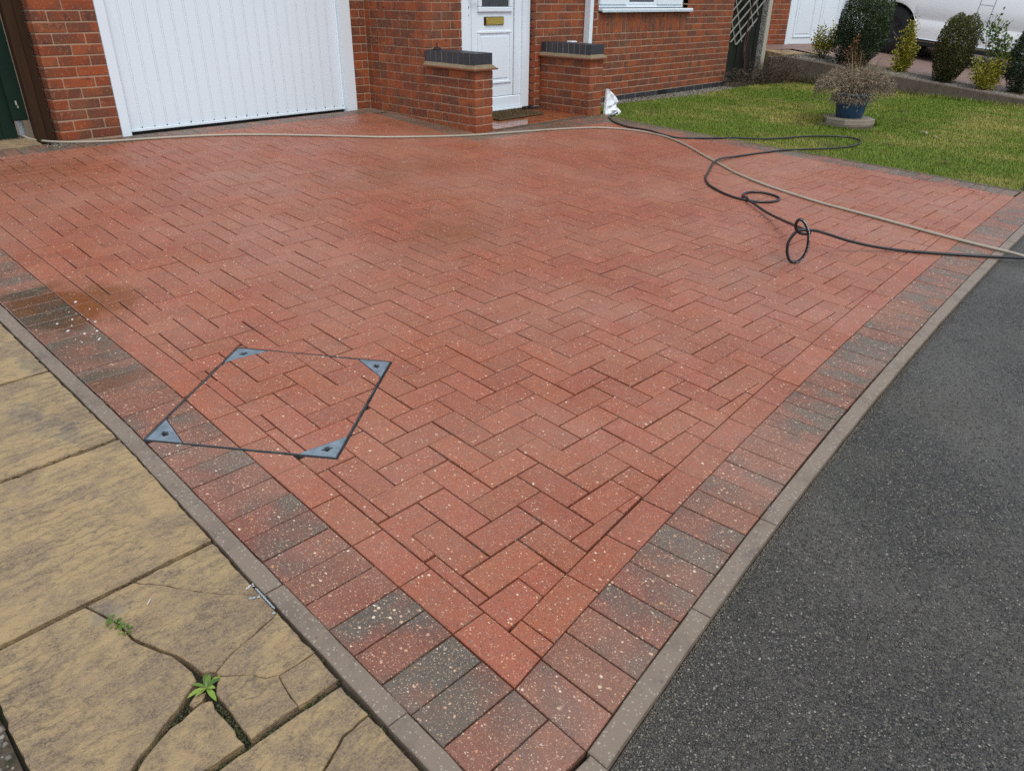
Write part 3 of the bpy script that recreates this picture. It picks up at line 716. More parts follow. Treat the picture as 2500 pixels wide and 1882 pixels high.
# the broken slab
C1 = [(-.579,.852), (-.566,.817), (-.554,.78), (-.545,.733), (-.538,.683), (-.521,.641), (-.508,.606), (-.494,.58), (-.487,.543), (-.480,.508), (-.482,.48)]
C1u = [(-.576,.852), (-.562,.817), (-.550,.78), (-.541,.733), (-.533,.688), (-.513,.642), (-.503,.613), (-.482,.570), (-.470,.533), (-.463,.495), (-.457,.487)]
LL = [(-.482,.48), (-.512,.463), (-.539,.442), (-.559,.434), (-.58,.423), (-.614,.401), (-.644,.384), (-.668,.366), (-.70,.333), (-.735,.283)]
LR = [(-.484,.417), (-.500,.421), (-.523,.417), (-.547,.410), (-.570,.408), (-.607,.392), (-.636,.376), (-.658,.358), (-.69,.327), (-.722,.283)]
RL = [(-.480,.413), (-.486,.389), (-.482,.353), (-.4815,.32), (-.481,.276)]
RR = [(-.470,.424), (-.467,.4), (-.4655,.362), (-.467,.317), (-.4655,.276)]
UR = [(-.443,.475), (-.403,.495), (-.365,.507), (-.331,.513), (-.259,.536)]
RT = [(-.443,.462), (-.421,.442), (-.397,.424), (-.372,.389), (-.346,.375)]
R2 = [(-.346,.375), (-.350,.37), (-.355,.333), (-.357,.281)]
TT = [(-.467,.858), (-.418,.804), (-.379,.745), (-.329,.679), (-.2605,.611)]
slab([(-.797,.843)]+C1[:-1]+LL+[(-.797,.283)], 'slab_piece', top=-.003, amp=.0018, label='largest piece of the broken slab')
slab([C1u[0]]+[(-.467,.858)]+TT[1:]+[(-.259,.536)]+UR[::-1][1:]+[(-.452,.486)]+C1u[::-1][:-1], 'slab_piece', top=-.004, amp=.0016, gap=.0005)
slab(TT+[(-.2605,.864)], 'slab_piece', top=-.0045, gap=.0007)
slab(UR+[(-.259,.377), (-.301,.375)]+RT[::-1], 'slab_piece', top=-.004, gap=.0009, amp=.0014)
slab(RT+R2[1:]+RR[::-1]+[(-.462,.435)], 'slab_piece', top=-.0045, gap=.001, amp=.0018)
slab([(-.346,.375), (-.301,.375), (-.259,.377), (-.2605,.281), (-.357,.281), (-.355,.333), (-.350,.37)], 'slab_piece', top=-.005, gap=.0009)
slab(LR+[(-.481,.276)]+RL[::-1][1:], 'slab_piece', top=-.004, amp=.0018)
slab([(-.497,.457), (-.478,.447), (-.493,.432), (-.515,.428), (-.520,.440)], 'slab_chip', top=-.010, amp=.0015)
# bare earth and stones beyond slab edge
ea = sheet('soil', [(-.806, -1.5), (-.806, .82), (-6, 1.2), (-6, -1.5)], -.012, M_EARTH)
n = 2600; P = np.stack([-.812-rng.beta(1, 2, n)*.5, rng.uniform(-.3, .82, n), np.full(n, -.012)], 1)@np.array(MP.to_3x3()).T
octa_stones(P, rng.uniform(.002, .011, n), .55, rng.random(n)*.75, 'soil_stones', M_STONE, ea, 5)
far_verge = sheet('ground', [(-60, -.3), (-1.6, -.3), (-1.6, 3.4), (-1.0, 3.4), (-.35, 5.9), (-.35, 9), (-60, 9)], -.05, M_EARTH)

# weeds in the cracks
def leaf_blade(mb, base, d, up, L, w, curl=.3, tint=None):
    d = Vector(d).normalized(); up = Vector(up).normalized(); s = d.cross(up)
    s = s.normalized() if s.length > 1e-4 else Vector((1,0,0)); nn = s.cross(d)
    mb.tint = random.random() if tint is None else tint
    b = Vector(base); prof = [(0, .12), (.3, .85), (.6, 1), (.85, .6), (1, .06)]; vs = []
    for t, k in prof:
        c = b+d*L*t+nn*(curl*L*(t-t*t*1.6)); vs += [c-s*w*k*.5+nn*w*.12*k, c-nn*0, c+s*w*k*.5+nn*w*.12*k]
    fs = []
    for i in range(4):
        for j in range(2): fs.append((i*3+j, i*3+j+1, (i+1)*3+j+1, (i+1)*3+j))
    mb.add(vs, fs)
UPP = MP.to_3x3() @ Vector((0,0,1))
w0 = PW(-.474, .452, -.012)
wd = thing('weed', 'bright green dandelion-like weed with broad leaves where the slab cracks meet', 'weed', w0)
for k, (ang, L, el) in enumerate([(66, .036, .35), (48, .030, .5), (128, .034, .4), (172, .040, .18), (196, .030, .25), (268, .044, .12), (352, .030, .5), (12, .040, .22), (300, .022, .5)]):
    a = R(ang); mb = MB(); leaf_blade(mb, w0+Vector((0,0,.004)), (math.cos(a), math.sin(a), el), UPP, L, random.uniform(.007, .012), random.uniform(.1, .5)); mb.build('leaf', M_WEED, wd, True)
for nm, (x, y), cnt, lab in (('weed', (-.549, .757), 40, 'small dark green creeping weed clump in the upper crack of the slab'), ('weed', (-.540, .718), 34, 'smaller fresh green weed clump just below the dark clump in the crack')):
    c0 = PW(x, y, -.012); mb = MB()
    for k in range(cnt):
        a = random.uniform(0, 6.28); r = .013*math.sqrt(random.random()); b = c0+Vector((r*math.cos(a)*.8, r*math.sin(a)*1.4, .006+.012*random.random()))
        leaf_blade(mb, b, (math.cos(a), math.sin(a), random.uniform(.1, .8)), UPP, random.uniform(.005, .009), random.uniform(.004, .006), .3, random.random()*(.35 if cnt > 36 else .7))
    tag(mb.build(nm, M_WEED), lab, 'weed')
# moss along joints, as clumps nobody could count
P = []
def along(pts, n, w):
    for i in range(n):
        k = random.randrange(len(pts)-1); t = random.random(); a, b = pts[k], pts[k+1]; P.append((a[0]+(b[0]-a[0])*t+random.gauss(0, w), a[1]+(b[1]-a[1])*t+random.gauss(0, w), -.02+random.random()*.008))
along([(-.3,.269), (-.5,.267), (-.8,.26)], 420, .003); along([(-.474,.40), (-.474,.28)], 160, .003); along([(-.48,.46), (-.56,.42), (-.66,.365)], 140, .004); along([(-.27,.868), (-.8,.848)], 110, .003)
along([(-.262,.27), (-.262,.9)], 60, .002); along([(-.26,.05), (-.26,.5)], 60, .002)
PA = np.array(P)@np.array(MP.to_3x3()).T
t = mat_leaf('moss', [(0, (.02,.024,.008)), (.6, (.05,.055,.015)), (1, (.10,.09,.05))], .9)
octa_stones(PA, rng.uniform(.0015, .005, len(PA)), .8, rng.random(len(PA)), 'joint_moss', t, pv, 8)

# foam: bubbles on soaked border and a streak in the kerb joint
mb = MB()
def blob(x, y, rx, ry, h=.0025, rot=0):
    n = 14; h *= .3; vs = [MP @ Vector((x, y, .001+h))]
    for s_, z in ((.6, .8), (1, 0)):
        for k in range(n):
            a = 2*math.pi*k/n; e = 1+.12*math.sin(3*a+x*50); u, v = rx*s_*e*math.cos(a), ry*s_*e*math.sin(a); vs.append(MP @ Vector((x+u*math.cos(rot)-v*math.sin(rot), y+u*math.sin(rot)+v*math.cos(rot), .001+h*z-.002*(s_ == 1))))
    fs = [(0, 1+k, 1+(k+1) % n) for k in range(n)]+[(1+k, 1+n+k, 1+n+(k+1) % n, 1+(k+1) % n) for k in range(n)]; mb.add(vs, fs)
import itertools
FO = [(.004,2.585,.010,.016), (.022,2.47,.006,.010), (.045,2.45,.004,.006), (-.053,2.49,.005,.008), (-.036,2.455,.004,.007), (-.066,2.41,.007,.012), (-.125,2.405,.008,.010), (-.088,2.35,.005,.007), (-.115,2.31,.009,.020), (-.02,2.37,.006,.012), (-.005,2.33,.008,.013), (-.075,2.245,.008,.013), (-.055,2.22,.003,.009), (-.12,2.21,.004,.007), (-.11,2.17,.006,.008), (-.05,2.16,.007,.026), (-.03,2.24,.009,.012), (-.055,2.52,.003,.004), (-.023,2.43,.003,.004), (-.07,2.45,.002,.004)]
for x, y, rx, ry in FO: blob(x, y+.09, rx*.62, ry*.5, rot=-.75)
tag(mb.build('foam_bubbles', M_FOAM, M=Matrix(), keep=True), kind='stuff')
mb = MB()
for i in range(34):
    t_ = i/33; y = .55+.085*t_; x = -.2600+.0012*math.sin(i*1.7); blob(x, y, .0012+.0007*random.random(), .003, .0012)
for x, y in ((-.268,.607), (-.278,.612), (-.285,.616), (-.268,.537)): blob(x, y, .004, .003, .001)
tag(mb.build('foam_streak', simple('grey_foam', (.36,.42,.48), .35, var=.1, scale=200), M=Matrix(), keep=True), kind='stuff')
mb = MB(); b = PW(-.268, .652, 0)
for k in range(7): leaf_blade(mb, b+Vector((random.gauss(0, .003), random.gauss(0, .003), -.002)), (random.gauss(0, 1), random.gauss(0, 1), .1), UPP, .006, .004, .4)
tag(mb.build('bird_dropping', M_FOAM), 'small white bird dropping at slab edge beside the kerb', 'dropping')
mb = MB(); mb.tube([PW(-.459, .772, .0), PW(-.472, .757, .002)], .0013, 6); tag(mb.build('white_stick', M_FOAM), 'tiny white stick lying on the cracked slab', 'stick')

# ------------------------------------------------------------------ HOUSE
yG, yM, yF, yW, yV = 5.764, 4.905, 4.864, 4.243, 4.197
xW, xV = 4.012, 5.568
class Bricks:
    def __init__(s): s.L = []
    def add(s, lo, hi, mat=0, T=None, name='brick'): s.L.append((lo, hi, mat, T, name))
    def build(s, parent, limit, mats_o, mats_a, mass_name='far_bricks', tilt=.004):
        def ar(b):
            lo, hi, _, T, _n = b; c = [(lo[i]+hi[i])/2 for i in range(3)]
            P = [(x, y, z) for x in (lo[0], hi[0]) for y in (lo[1], hi[1]) for z in (lo[2], hi[2])]
            P = [T @ Vector(p) for p in P] if T else [Vector(p) for p in P]
            q = [screen(p) for p in P]
            if any(k is None for k in q): return 0
            x0, x1 = max(-.5, min(k[0] for k in q)), min(.5, max(k[0] for k in q)); y0, y1 = max(-.376, min(k[1] for k in q)), min(.376, max(k[1] for k in q))
            return max(0, x1-x0)*max(0, y1-y0)
        R_ = sorted(s.L, key=ar, reverse=True); mass = {}
        for i, b in enumerate(R_):
            lo, hi, m, T, nm = b; d = tuple(round(hi[k]-lo[k], 4) for k in range(3))
            if i < limit and ar(b) > 0:
                key = ('b', d, m, mats_o[m].name); me = SHARED.get(key)
                if me is None:
                    mb = MB(); mb.box((-d[0]/2, -d[1]/2, 0), (d[0]/2, d[1]/2, d[2]), None, .0035); me = bpy.data.meshes.new(nm); me.from_pydata(mb.v, [], mb.f); me.materials.append(mats_o[m]); SHARED[key] = me
                o = bpy.data.objects.new(nm, me); X = Matrix.Translation(((lo[0]+hi[0])/2+random.gauss(0, .0004), (lo[1]+hi[1])/2+random.gauss(0, .0005), lo[2]+random.gauss(0, .0006))) @ Matrix.Rotation(random.gauss(0, tilt), 4, 'X' if d[1] > d[0] else 'Y')
                link(o, parent, (T or Matrix()) @ X)
            else:
                mm = mass.setdefault(m, MB()); mm.tint = random.random(); mm.box(lo, hi, T, .003)
        for m, mm in mass.items(): tag(mm.build(mass_name, mats_a[m], parent, M=Matrix(), keep=True), kind='stuff')
def run(B, axis, face, sgn, a0, a1, z0, z1, off, mat=0, depth=.07, c0=.0, c1=0.0, T=None):
    """one course of stretchers along axis ('x'/'y') on plane face; joints at off + .225 n"""
    j = off+math.floor((a0-off)/.225)*.225
    while j < a1-.01:
        s, e = max(a0, j+.0055), min(a1, j+.2195)
        if e-s > .018:
            f0, f1 = (face, face+depth) if sgn < 0 else (face-depth, face)
            if axis == 'x': B.add((s, f0, z0), (e, f1, z1), mat, T)
            else: B.add((f0, s, z0), (f1, e, z1), mat, T)
        j += .225
house = thing('house', 'red-brown brick house with white garage door, white front door and white window', 'house', (5.3, 7.5, .28))
HB = Bricks()
ZT = 2.65
# garage pier
k = 0
while .283+.075*k < ZT:
    z0, z1 = .288+.075*k-.002, .288+.065+.075*k-.002
    if k == 0: z0 = .29
    if k % 2 == 0:
        HB.add((1.105, yG, z0), (1.320, yG+.1025, z1)); HB.add((1.330, yG, z0), (1.546, yG+.1025, z1)); HB.add((1.105, yG+.1125, z0), (1.2075, yG+.3275, z1))
    else:
        HB.add((1.105, yG, z0), (1.2075, yG+.215, z1)); HB.add((1.2175, yG, z0), (1.4325, yG+.1025, z1)); HB.add((1.4425, yG, z0), (1.546, yG+.1025, z1))
    # recess to the right of the garage door, and side wall
    if k % 2 == 0: HB.add((3.838, yG, z0), (4.008, yG+.1, z1))
    else: HB.add((3.838, yG, z0), (3.94, yG+.1, z1)); HB.add((3.95, yG, z0), (4.008, yG+.1, z1))
    zz0 = .207+.075*k; zz1 = zz0+.065+.003
    o = yM+(.225 if k % 2 else .1125)
    low = zz1 < .745
    if zz0 > .2: run(HB, 'y', xW, -1, yM+(.0 if low else (.2275 if k % 2 else .115)), yG-.004, zz0, zz1, o-.0025, depth=.09)
    if not low:      # corner above the low wall and the return face
        if k % 2: HB.add((xW, yM, zz0), (xW+.1025, yM+.2175, zz1)); HB.add((xW+.1125, yM, zz0), (xW+.3275, yM+.1, zz1)); HB.add((xW+.3375, yM, zz0), (4.482, yM+.1, zz1))
        else: HB.add((xW, yM, zz0), (xW+.215, yM+.105, zz1)); HB.add((xW+.225, yM, zz0), (xW+.44, yM+.1, zz1)); HB.add((xW+.45, yM, zz0), (4.482, yM+.1, zz1))
    k += 1
k = 0
while 2.25+.075*k < ZT: run(HB, 'x', yG, -1, 1.55, 3.836, 2.255+.075*k, 2.32+.075*k, 1.55+.1125*(k % 2)); k += 1
# right-hand facade
k = -2
while .267+.075*k < ZT:
    z0, z1 = .267+.075*(k)+.005, .267+.075*(k+1)-.005      # course k+1
    o = 6.623+(0 if (k+1) % 2 else .1125)-.005+.005
    if k < 0: run(HB, 'x', yF, -1, 5.47, 7.868 if k == -1 else 9.56, z0, z1, o-.04, 1); 
    if k == -1: run(HB, 'x', yF, -1, 8.084, 9.56, z0, z1, 8.085-.005, 1)
    if k >= 0:
        hi = z0 > .94
        op = (6.525, 8.362) if hi and z0 < 2.25 else None
        if op:
            if z0 < 2.25:
                run(HB, 'x', yF, -1, 5.47, op[0]-.004, z0, z1, o); run(HB, 'x', yF, -1, op[1]+.004, 9.56, z0, z1, o)
        else: run(HB, 'x', yF, -1, 5.47, 9.56, z0, z1, o)
    k += 1
x = 6.527
while x < 8.34: HB.add((x+.004, yF-.0005, .947), (x+.0695, yF+.07, 1.157)); x += .0766
HB.build(house, 297, [M_BR_O, M_BB_O], [M_BR_A, M_BB_A])
mb = MB(); e = .0042
mb.box((1.105+e, yG+e, .05), (1.546, yG+.32, ZT)); mb.box((3.836, yG+e, .05), (4.06, yG+.3, ZT)); mb.box((xW+e, yM-.01, .1), (xW+.21, yG+.01, .74)); mb.box((xW+e, yM+e, .74), (4.478, yG+.01, ZT))
mb.box((5.485, yF+e, .05), (9.555, yF+.25, 1.15)); mb.box((5.485, yF+e, 1.15), (6.52, yF+.25, ZT)); mb.box((8.366, yF+e, 1.15), (9.555, yF+.25, ZT)); mb.box((6.52, yF+e, 2.25), (8.366, yF+.25, ZT)); mb.box((1.546, yG+e, 2.25), (3.836, yG+.3, ZT)); mb.box((4.478, yM+e, 2.2), (5.462, yM+.3, ZT))
mb.build('wall', M_MORT, house)
mb = MB(); mb.box((1.115, 6.15, .02), (9.55, 10.5, ZT)); mb.box((4.6, 5.2, .02), (9.55, 6.14, ZT)); mb.build('inner_wall', M_MORT, house)  # unseen boxes added behind the front for shading
mb = MB(); mb.box((.85, 5.45, ZT+.002), (4.3, 10.9, ZT+.16)); mb.box((4.301, 4.35, ZT+.002), (9.9, 10.9, ZT+.16)); rf = mb.build('roof', simple('roof_tile', (.06,.04,.035), .8, var=.1), house)  # unseen roof of invented form, added to block light from behind
mb = MB(); mb.add([(.8, 5.4, ZT+.165), (9.95, 5.4, ZT+.165), (9.95, 8.2, ZT+1.9), (.8, 8.2, ZT+1.9), (.8, 11, ZT+.165), (9.95, 11, ZT+.165)], [(0,1,2,3), (3,2,5,4), (0,3,4), (1,5,2)]); mb.build('roof_slope', bpy.data.materials['roof_tile'], rf)
# garage door
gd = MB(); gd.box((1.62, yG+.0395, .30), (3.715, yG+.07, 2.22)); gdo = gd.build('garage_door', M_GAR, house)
for i in range(20):
    x0 = 1.6355+.1036*i; x1 = x0+.1036
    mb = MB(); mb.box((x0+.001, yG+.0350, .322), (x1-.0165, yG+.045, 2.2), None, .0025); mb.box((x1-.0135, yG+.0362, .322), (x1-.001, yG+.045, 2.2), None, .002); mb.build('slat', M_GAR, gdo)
mb = MB(); mb.box((1.622, yG+.026, .297), (3.712, yG+.05, .3195), None, .003); mb.build('bottom_rail', M_GAR, gdo)
mb = MB(); mb.box((1.549, yG-.012, .268), (1.6195, yG+.06, 2.24), None, .004); mb.build('frame', M_UPVC, gdo)
mb = MB(); mb.box((3.7165, yG-.012, .268), (3.834, yG+.06, 2.24), None, .004); mb.build('frame', M_UPVC, gdo)
mb = MB(); mb.box((1.622, yG+.055, .262), (3.714, yG+.065, .3)); mb.build('rubber_seal', M_DARK, gdo)  # dark strip painted in for the shaded gap below the door
for i in range(20):
    mb = MB(); x0 = 1.6355+.1036*(i+1)-.016; h = random.uniform(.006, .02)
    mb.box((x0+.002, yG+.0338, .3205), (x0+.010, yG+.0349, .3205+h))
    mb.build('grime', simple('green_grime', (.16,.17,.12), .9, var=.2) if 'green_grime' not in bpy.data.materials else bpy.data.materials['green_grime'], gdo)
mb = MB(); mb.box((1.5, yG-.06, .2), (3.9, yG+.08, .272)); mb.build('threshold', M_WALLC, house)
# front door
yD = 4.955
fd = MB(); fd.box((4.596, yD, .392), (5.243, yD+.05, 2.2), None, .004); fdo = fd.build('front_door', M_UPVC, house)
mb = MB()
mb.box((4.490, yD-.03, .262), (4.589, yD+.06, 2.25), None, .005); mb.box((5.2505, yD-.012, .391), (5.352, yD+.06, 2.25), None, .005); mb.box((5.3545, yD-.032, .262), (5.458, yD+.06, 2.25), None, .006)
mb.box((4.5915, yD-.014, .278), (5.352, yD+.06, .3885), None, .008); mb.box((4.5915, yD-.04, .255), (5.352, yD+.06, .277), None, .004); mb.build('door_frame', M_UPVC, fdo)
mb = MB(); mb.box((5.244, yD+.004, .389), (5.2495, yD+.02, 2.2)); mb.box((4.60, yD+.004, .3888), (5.244, yD+.02, .3918)); mb.build('door_gap', M_DARK, fdo)
mb = MB(); mb.box((4.652, yD-.0015, .392), (4.657, yD+.01, 2.2)); mb.build('door_gap', simple('grey_seal', (.45,.46,.47), .5, var=0), fdo)
def moulding(x0, x1, z0, z1, w=.026, d=.012):
    m = MB()
    for a in ((x0, z0, x1, z0+w), (x0, z1-w, x1, z1), (x0, z0+w+.001, x0+w, z1-w-.001), (x1-w, z0+w+.001, x1, z1-w-.001)):
        m.box((a[0], yD-d, a[1]), (a[2], yD+.001, a[3]), None, .006)
    return m
moulding(4.735, 5.21, .515, 1.005).build('panel_moulding', M_UPVC, fdo)
mb = MB(); mb.box((4.79, yD-.006, .565), (5.16, yD+.001, .955), None, .005); mb.build('raised_panel', M_UPVC, fdo)
moulding(4.735, 5.21, 1.168, 2.05, .045, .02).build('glazing_bead', M_UPVC, fdo)
mb = MB(); mb.box((4.78, yD-.004, 1.213), (5.166, yD-.002, 2.0)); gl = mb.build('glass', simple('obscure_glass', (.07,.085,.095), .18, var=.3, scale=30), fdo)
for xx in (4.905, 5.04):
    mb = MB(); mb.box((xx-.003, yD-.006, 1.213), (xx+.003, yD-.0045, 2.0)); mb.build('lead_strip', M_LEAD, gl)
mb = MB(); mb.box((4.826, yD-.008, 1.052), (5.096, yD+.001, 1.128), None, .006); lb = mb.build('letterbox', M_DARK, fdo)
mb = MB(); mb.box((4.842, yD-.016, 1.058), (5.092, yD-.0085, 1.124), None, .005); mb.box((4.852, yD-.022, 1.068), (5.082, yD-.0165, 1.108), None, .006); mb.build('brass_flap', M_BRASS, lb)
mb = MB(); mb.box((4.598, yD-.012, 1.142), (4.624, yD+.001, 1.375), None, .006); hn = mb.build('handle_plate', M_UPVC, fdo)
mb = MB(); mb.box((4.6075, yD-.0135, 1.195), (4.6135, yD-.0122, 1.213)); mb.lathe([(.005, 0), (.005, .001)], (0,0,0), 10)
n0 = len(mb.v)-20
mb.v[n0:] = [(4.6105+v[0], yD-.0122-v[2], 1.214+v[1]) for v in mb.v[n0:]]; mb.build('keyhole', M_DARK, hn)
mb = MB(); mb.tube([(4.611, yD-.012, 1.30), (4.611, yD-.05, 1.30), (4.72, yD-.05, 1.30)], .009, 10); mb.build('handle', M_UPVC, hn)
# window
mb = MB(); y0 = yF+.03
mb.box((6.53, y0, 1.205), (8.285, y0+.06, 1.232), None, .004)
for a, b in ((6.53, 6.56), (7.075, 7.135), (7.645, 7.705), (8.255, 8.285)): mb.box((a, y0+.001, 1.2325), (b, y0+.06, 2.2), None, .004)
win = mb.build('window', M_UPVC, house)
for a, b, lo in ((6.563, 7.072, 1.2345), (7.708, 8.252, 1.2345)):
    mb = MB(); w = .07
    mb.box((a, y0-.018, lo), (b, y0+.03, lo+w), None, .007); mb.box((a, y0-.018, 2.12), (b, y0+.03, 2.19), None, .007); mb.box((a, y0-.018, lo+w+.001), (a+w, y0+.03, 2.119), None, .007); mb.box((b-w, y0-.018, lo+w+.001), (b, y0+.03, 2.119), None, .007); mb.build('opening_sash', M_UPVC, win)
    mb = MB(); mb.box((a+w, y0+.008, lo+w), (b-w, y0+.014, 2.12)); mb.build('pane', M_GLASS, win)
mb = MB(); mb.box((7.137, y0+.008, 1.233), (7.643, y0+.014, 2.19)); mb.build('pane', M_GLASS, win)
mb = MB(); mb.box((7.137, y0+.002, 1.233), (7.643, y0+.03, 1.262), None, .006); mb.build('glazing_bead', M_UPVC, win)
mb = MB(); mb.box((6.535, yF-.05, 1.166), (8.42, yF+.1, 1.1965), None, .008); mb.box((6.535, yF-.0495, 1.160), (8.42, yF-.04, 1.1655)); mb.build('sill', M_UPVC, win)
mb = MB(); mb.box((6.53, yF+.2, 1.16), (8.36, yF+.22, 2.3)); mb.build('blind', simple('dim_room', (.12,.13,.13), .9, var=.2), win)  # dark sheet standing in for the unlit room behind the panes
# air brick
mb = MB(); mb.box((7.873, yF+.001, .1975), (8.079, yF+.03, .2615)); ab = mb.build('air_brick', M_DARK, house)
for i in range(5):
    mb = MB(); z = .203+.0125*i; mb.box((7.878, yF-.004, z), (8.074, yF+.0005, z+.006)); mb.build('louvre', M_DARK, ab)
# drainpipe
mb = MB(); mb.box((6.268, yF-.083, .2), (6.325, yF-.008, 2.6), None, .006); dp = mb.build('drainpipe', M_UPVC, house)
mb = MB(); mb.box((6.255, yF-.075, 1.62), (6.34, yF-.0085, 1.66)); mb.build('bracket', M_UPVC, dp)

# porch side walls (one brick thick, blue coping)
def porch_wall(name, label, x0, y0, y1, zj, ncourse, whole0):
    t = thing(name, label, 'wall', (x0+.1, (y0+y1)/2, .2), 'low brick walls either side of the front door')
    B = Bricks()
    for k in range(ncourse):
        z1 = zj+.075*k-.005; z0 = z1-.065
        if k == 0: z0 -= .012
        whole = (k % 2 == 0) == whole0
        ys = y0
        if whole: B.add((x0, y0, z0), (x0+.215, y0+.1025, z1)); ys = y0+.1125
        while ys < y1-.02:
            e = min(ys+.215, y1-.003)
            B.add((x0, ys, z0), (x0+.1025, e, z1)); B.add((x0+.1125, ys, z0), (x0+.215, e, z1)); ys += .225
    B.build(t, 295, [M_BR_O, M_BB_O], [M_BR_A, M_BB_A])
    top = zj+.075*(ncourse-1)
    mb = MB(); mb.box((x0+.0045, y0+.0045, .05), (x0+.2105, y1-.004, top+.004)); mb.build('mortar', M_MORT, t)
    n = 3; L = (y1-y0+.03)/n
    for i in range(n):
        mb = MB(); a = y0-.032+L*i
        mb.box((x0-.04, a+.002, top+.0045), (x0+.255, a+L-.002, top+.0185), None, .003); mb.build('creasing_tile', bpy.data.materials.get('creasing_tile') or simple('creasing_tile', (.30,.105,.045), .75, var=.2, scale=25), t)
    mb = MB(); za, zb = top+.0188, top+.048
    o_ = [(x0-.028, y0-.022), (x0+.243, y0-.022), (x0+.243, y1-.004), (x0-.028, y1-.004)]; i_ = [(x0+.004, y0+.004), (x0+.211, y0+.004), (x0+.211, y1-.005), (x0+.004, y1-.005)]
    mb.add([(*q, za) for q in o_]+[(*q, zb) for q in i_], [(0,1,5,4), (1,2,6,5), (2,3,7,6), (3,0,4,7), (4,5,6,7)]); mb.build('mortar_fillet', bpy.data.materials.get('mossy_mortar') or mat_concrete('mossy_mortar', (.25,.185,.115), (.10,.085,.045), .9, .9), t)
    zc = top+.036
    CB = Bricks(); n = 9; L = (y1-y0-.004)/n
    for i in range(n): CB.add((x0, y0+L*i+.0045, zc), (x0+.215, y0+L*(i+1)-.0045, zc+.1035), 0, None, 'coping_brick')
    CB.build(t, 20, [M_BB_O], [M_BB_A])
    mb = MB(); mb.box((x0+.004, y0+.012, zc-.002), (x0+.211, y1-.005, zc+.0985)); mb.build('coping_mortar', M_MORT, t)
    return t, zc+.1035
pl_, ztl = porch_wall('porch_wall', 'low brick wall with blue brick coping beside the garage door, left of the front door', xW, yW, yM-.004, .280, 7, True)
pr_, ztr = porch_wall('porch_wall', 'low brick wall with blue brick coping below the white drainpipe, right of the front door', xV, yV, yF-.004, .303, 7, False)
# porch floor
pf = MB(); pf.box((xW+.222, yW-.03, .1), (xV-.006, yM+.02, .226)); pfo = tag(pf.build('porch_floor', M_MORT), kind='structure')
nx, ny = 9, 5; dx, dy = (xV-.008-xW-.226)/nx, (yM-.01-(yW-.03))/ny
for i in range(nx):
    for j in range(ny):
        mb = MB(); x0, y0 = xW+.225+dx*i, yW-.03+dy*j; mb.box((x0+.002, y0+.002, .222), (x0+dx-.002, y0+dy-.002, .2345+random.uniform(-.0006, .0006)), None, .002); mb.build('tile', M_TILE, pfo)
mb = MB(); mb.box((xW+.222, yW-.042, .1), (xV-.006, yW-.0305, .231)); mb.build('step_edge', M_WALLC, pfo)
# doormat
dm = thing('doormat', 'worn brown coir doormat on red tiles at the white front door', 'doormat', (4.95, 4.72, .235))
mb = MB(); Rm = Matrix.Translation((4.935, 4.715, .2362)) @ Matrix.Rotation(R(.6), 4, 'Z'); mb.box((-.33, -.19, 0), (.33, .19, .016), Rm, .005); mb.build('mat_base', M_COIR, dm)
n = 5200; px_, py_ = rng.uniform(-.33, .33, n), rng.uniform(-.19, .19, n); base = np.stack([px_, py_, np.full(n, .014)], 1); d = rng.normal(0, .006, (n, 3)); d[:,2] = rng.uniform(.008, .016, n); s_ = rng.normal(0, .002, (n, 3)); s_[:,2] = 0
V = np.stack([base-s_, base+s_, base+d], 1).reshape(-1, 3)@np.array(Rm.to_3x3()).T+np.array(Rm.translation); fast_mesh('coir_pile', V, np.arange(n*3).reshape(-1, 3), np.repeat(rng.random(n), 3), mat_leaf('coir_fibre', [(0, (.05,.03,.014)), (.6, (.15,.095,.042)), (1, (.26,.17,.08))], .9), dm)
# little black ornament on the coping
ob = thing('coping_ornament', 'tiny black cap with a spike on the blue coping next to the garage', 'ornament', (4.075, 4.80, ztl))
mb = MB(); mb.lathe([(.038, 0), (.036, .008), (.022, .022), (.008, .026)], (4.075, 4.80, ztl+.0005), 18); mb.build('cap', M_DARK, ob, True)
mb = MB(); mb.lathe([(.006, 0), (.005, .03), (.002, .038)], (4.075, 4.80, ztl+.0262), 8); mb.build('spike', M_DARK, ob)
mb = MB(); mb.box((5.70, 4.55, ztr+.0005), (5.775, 4.62, ztr+.014), None, .004); tag(mb.build('coping_scrap', M_UPVC), 'small white plastic scrap on the right-hand blue coping by the drainpipe', 'scrap')

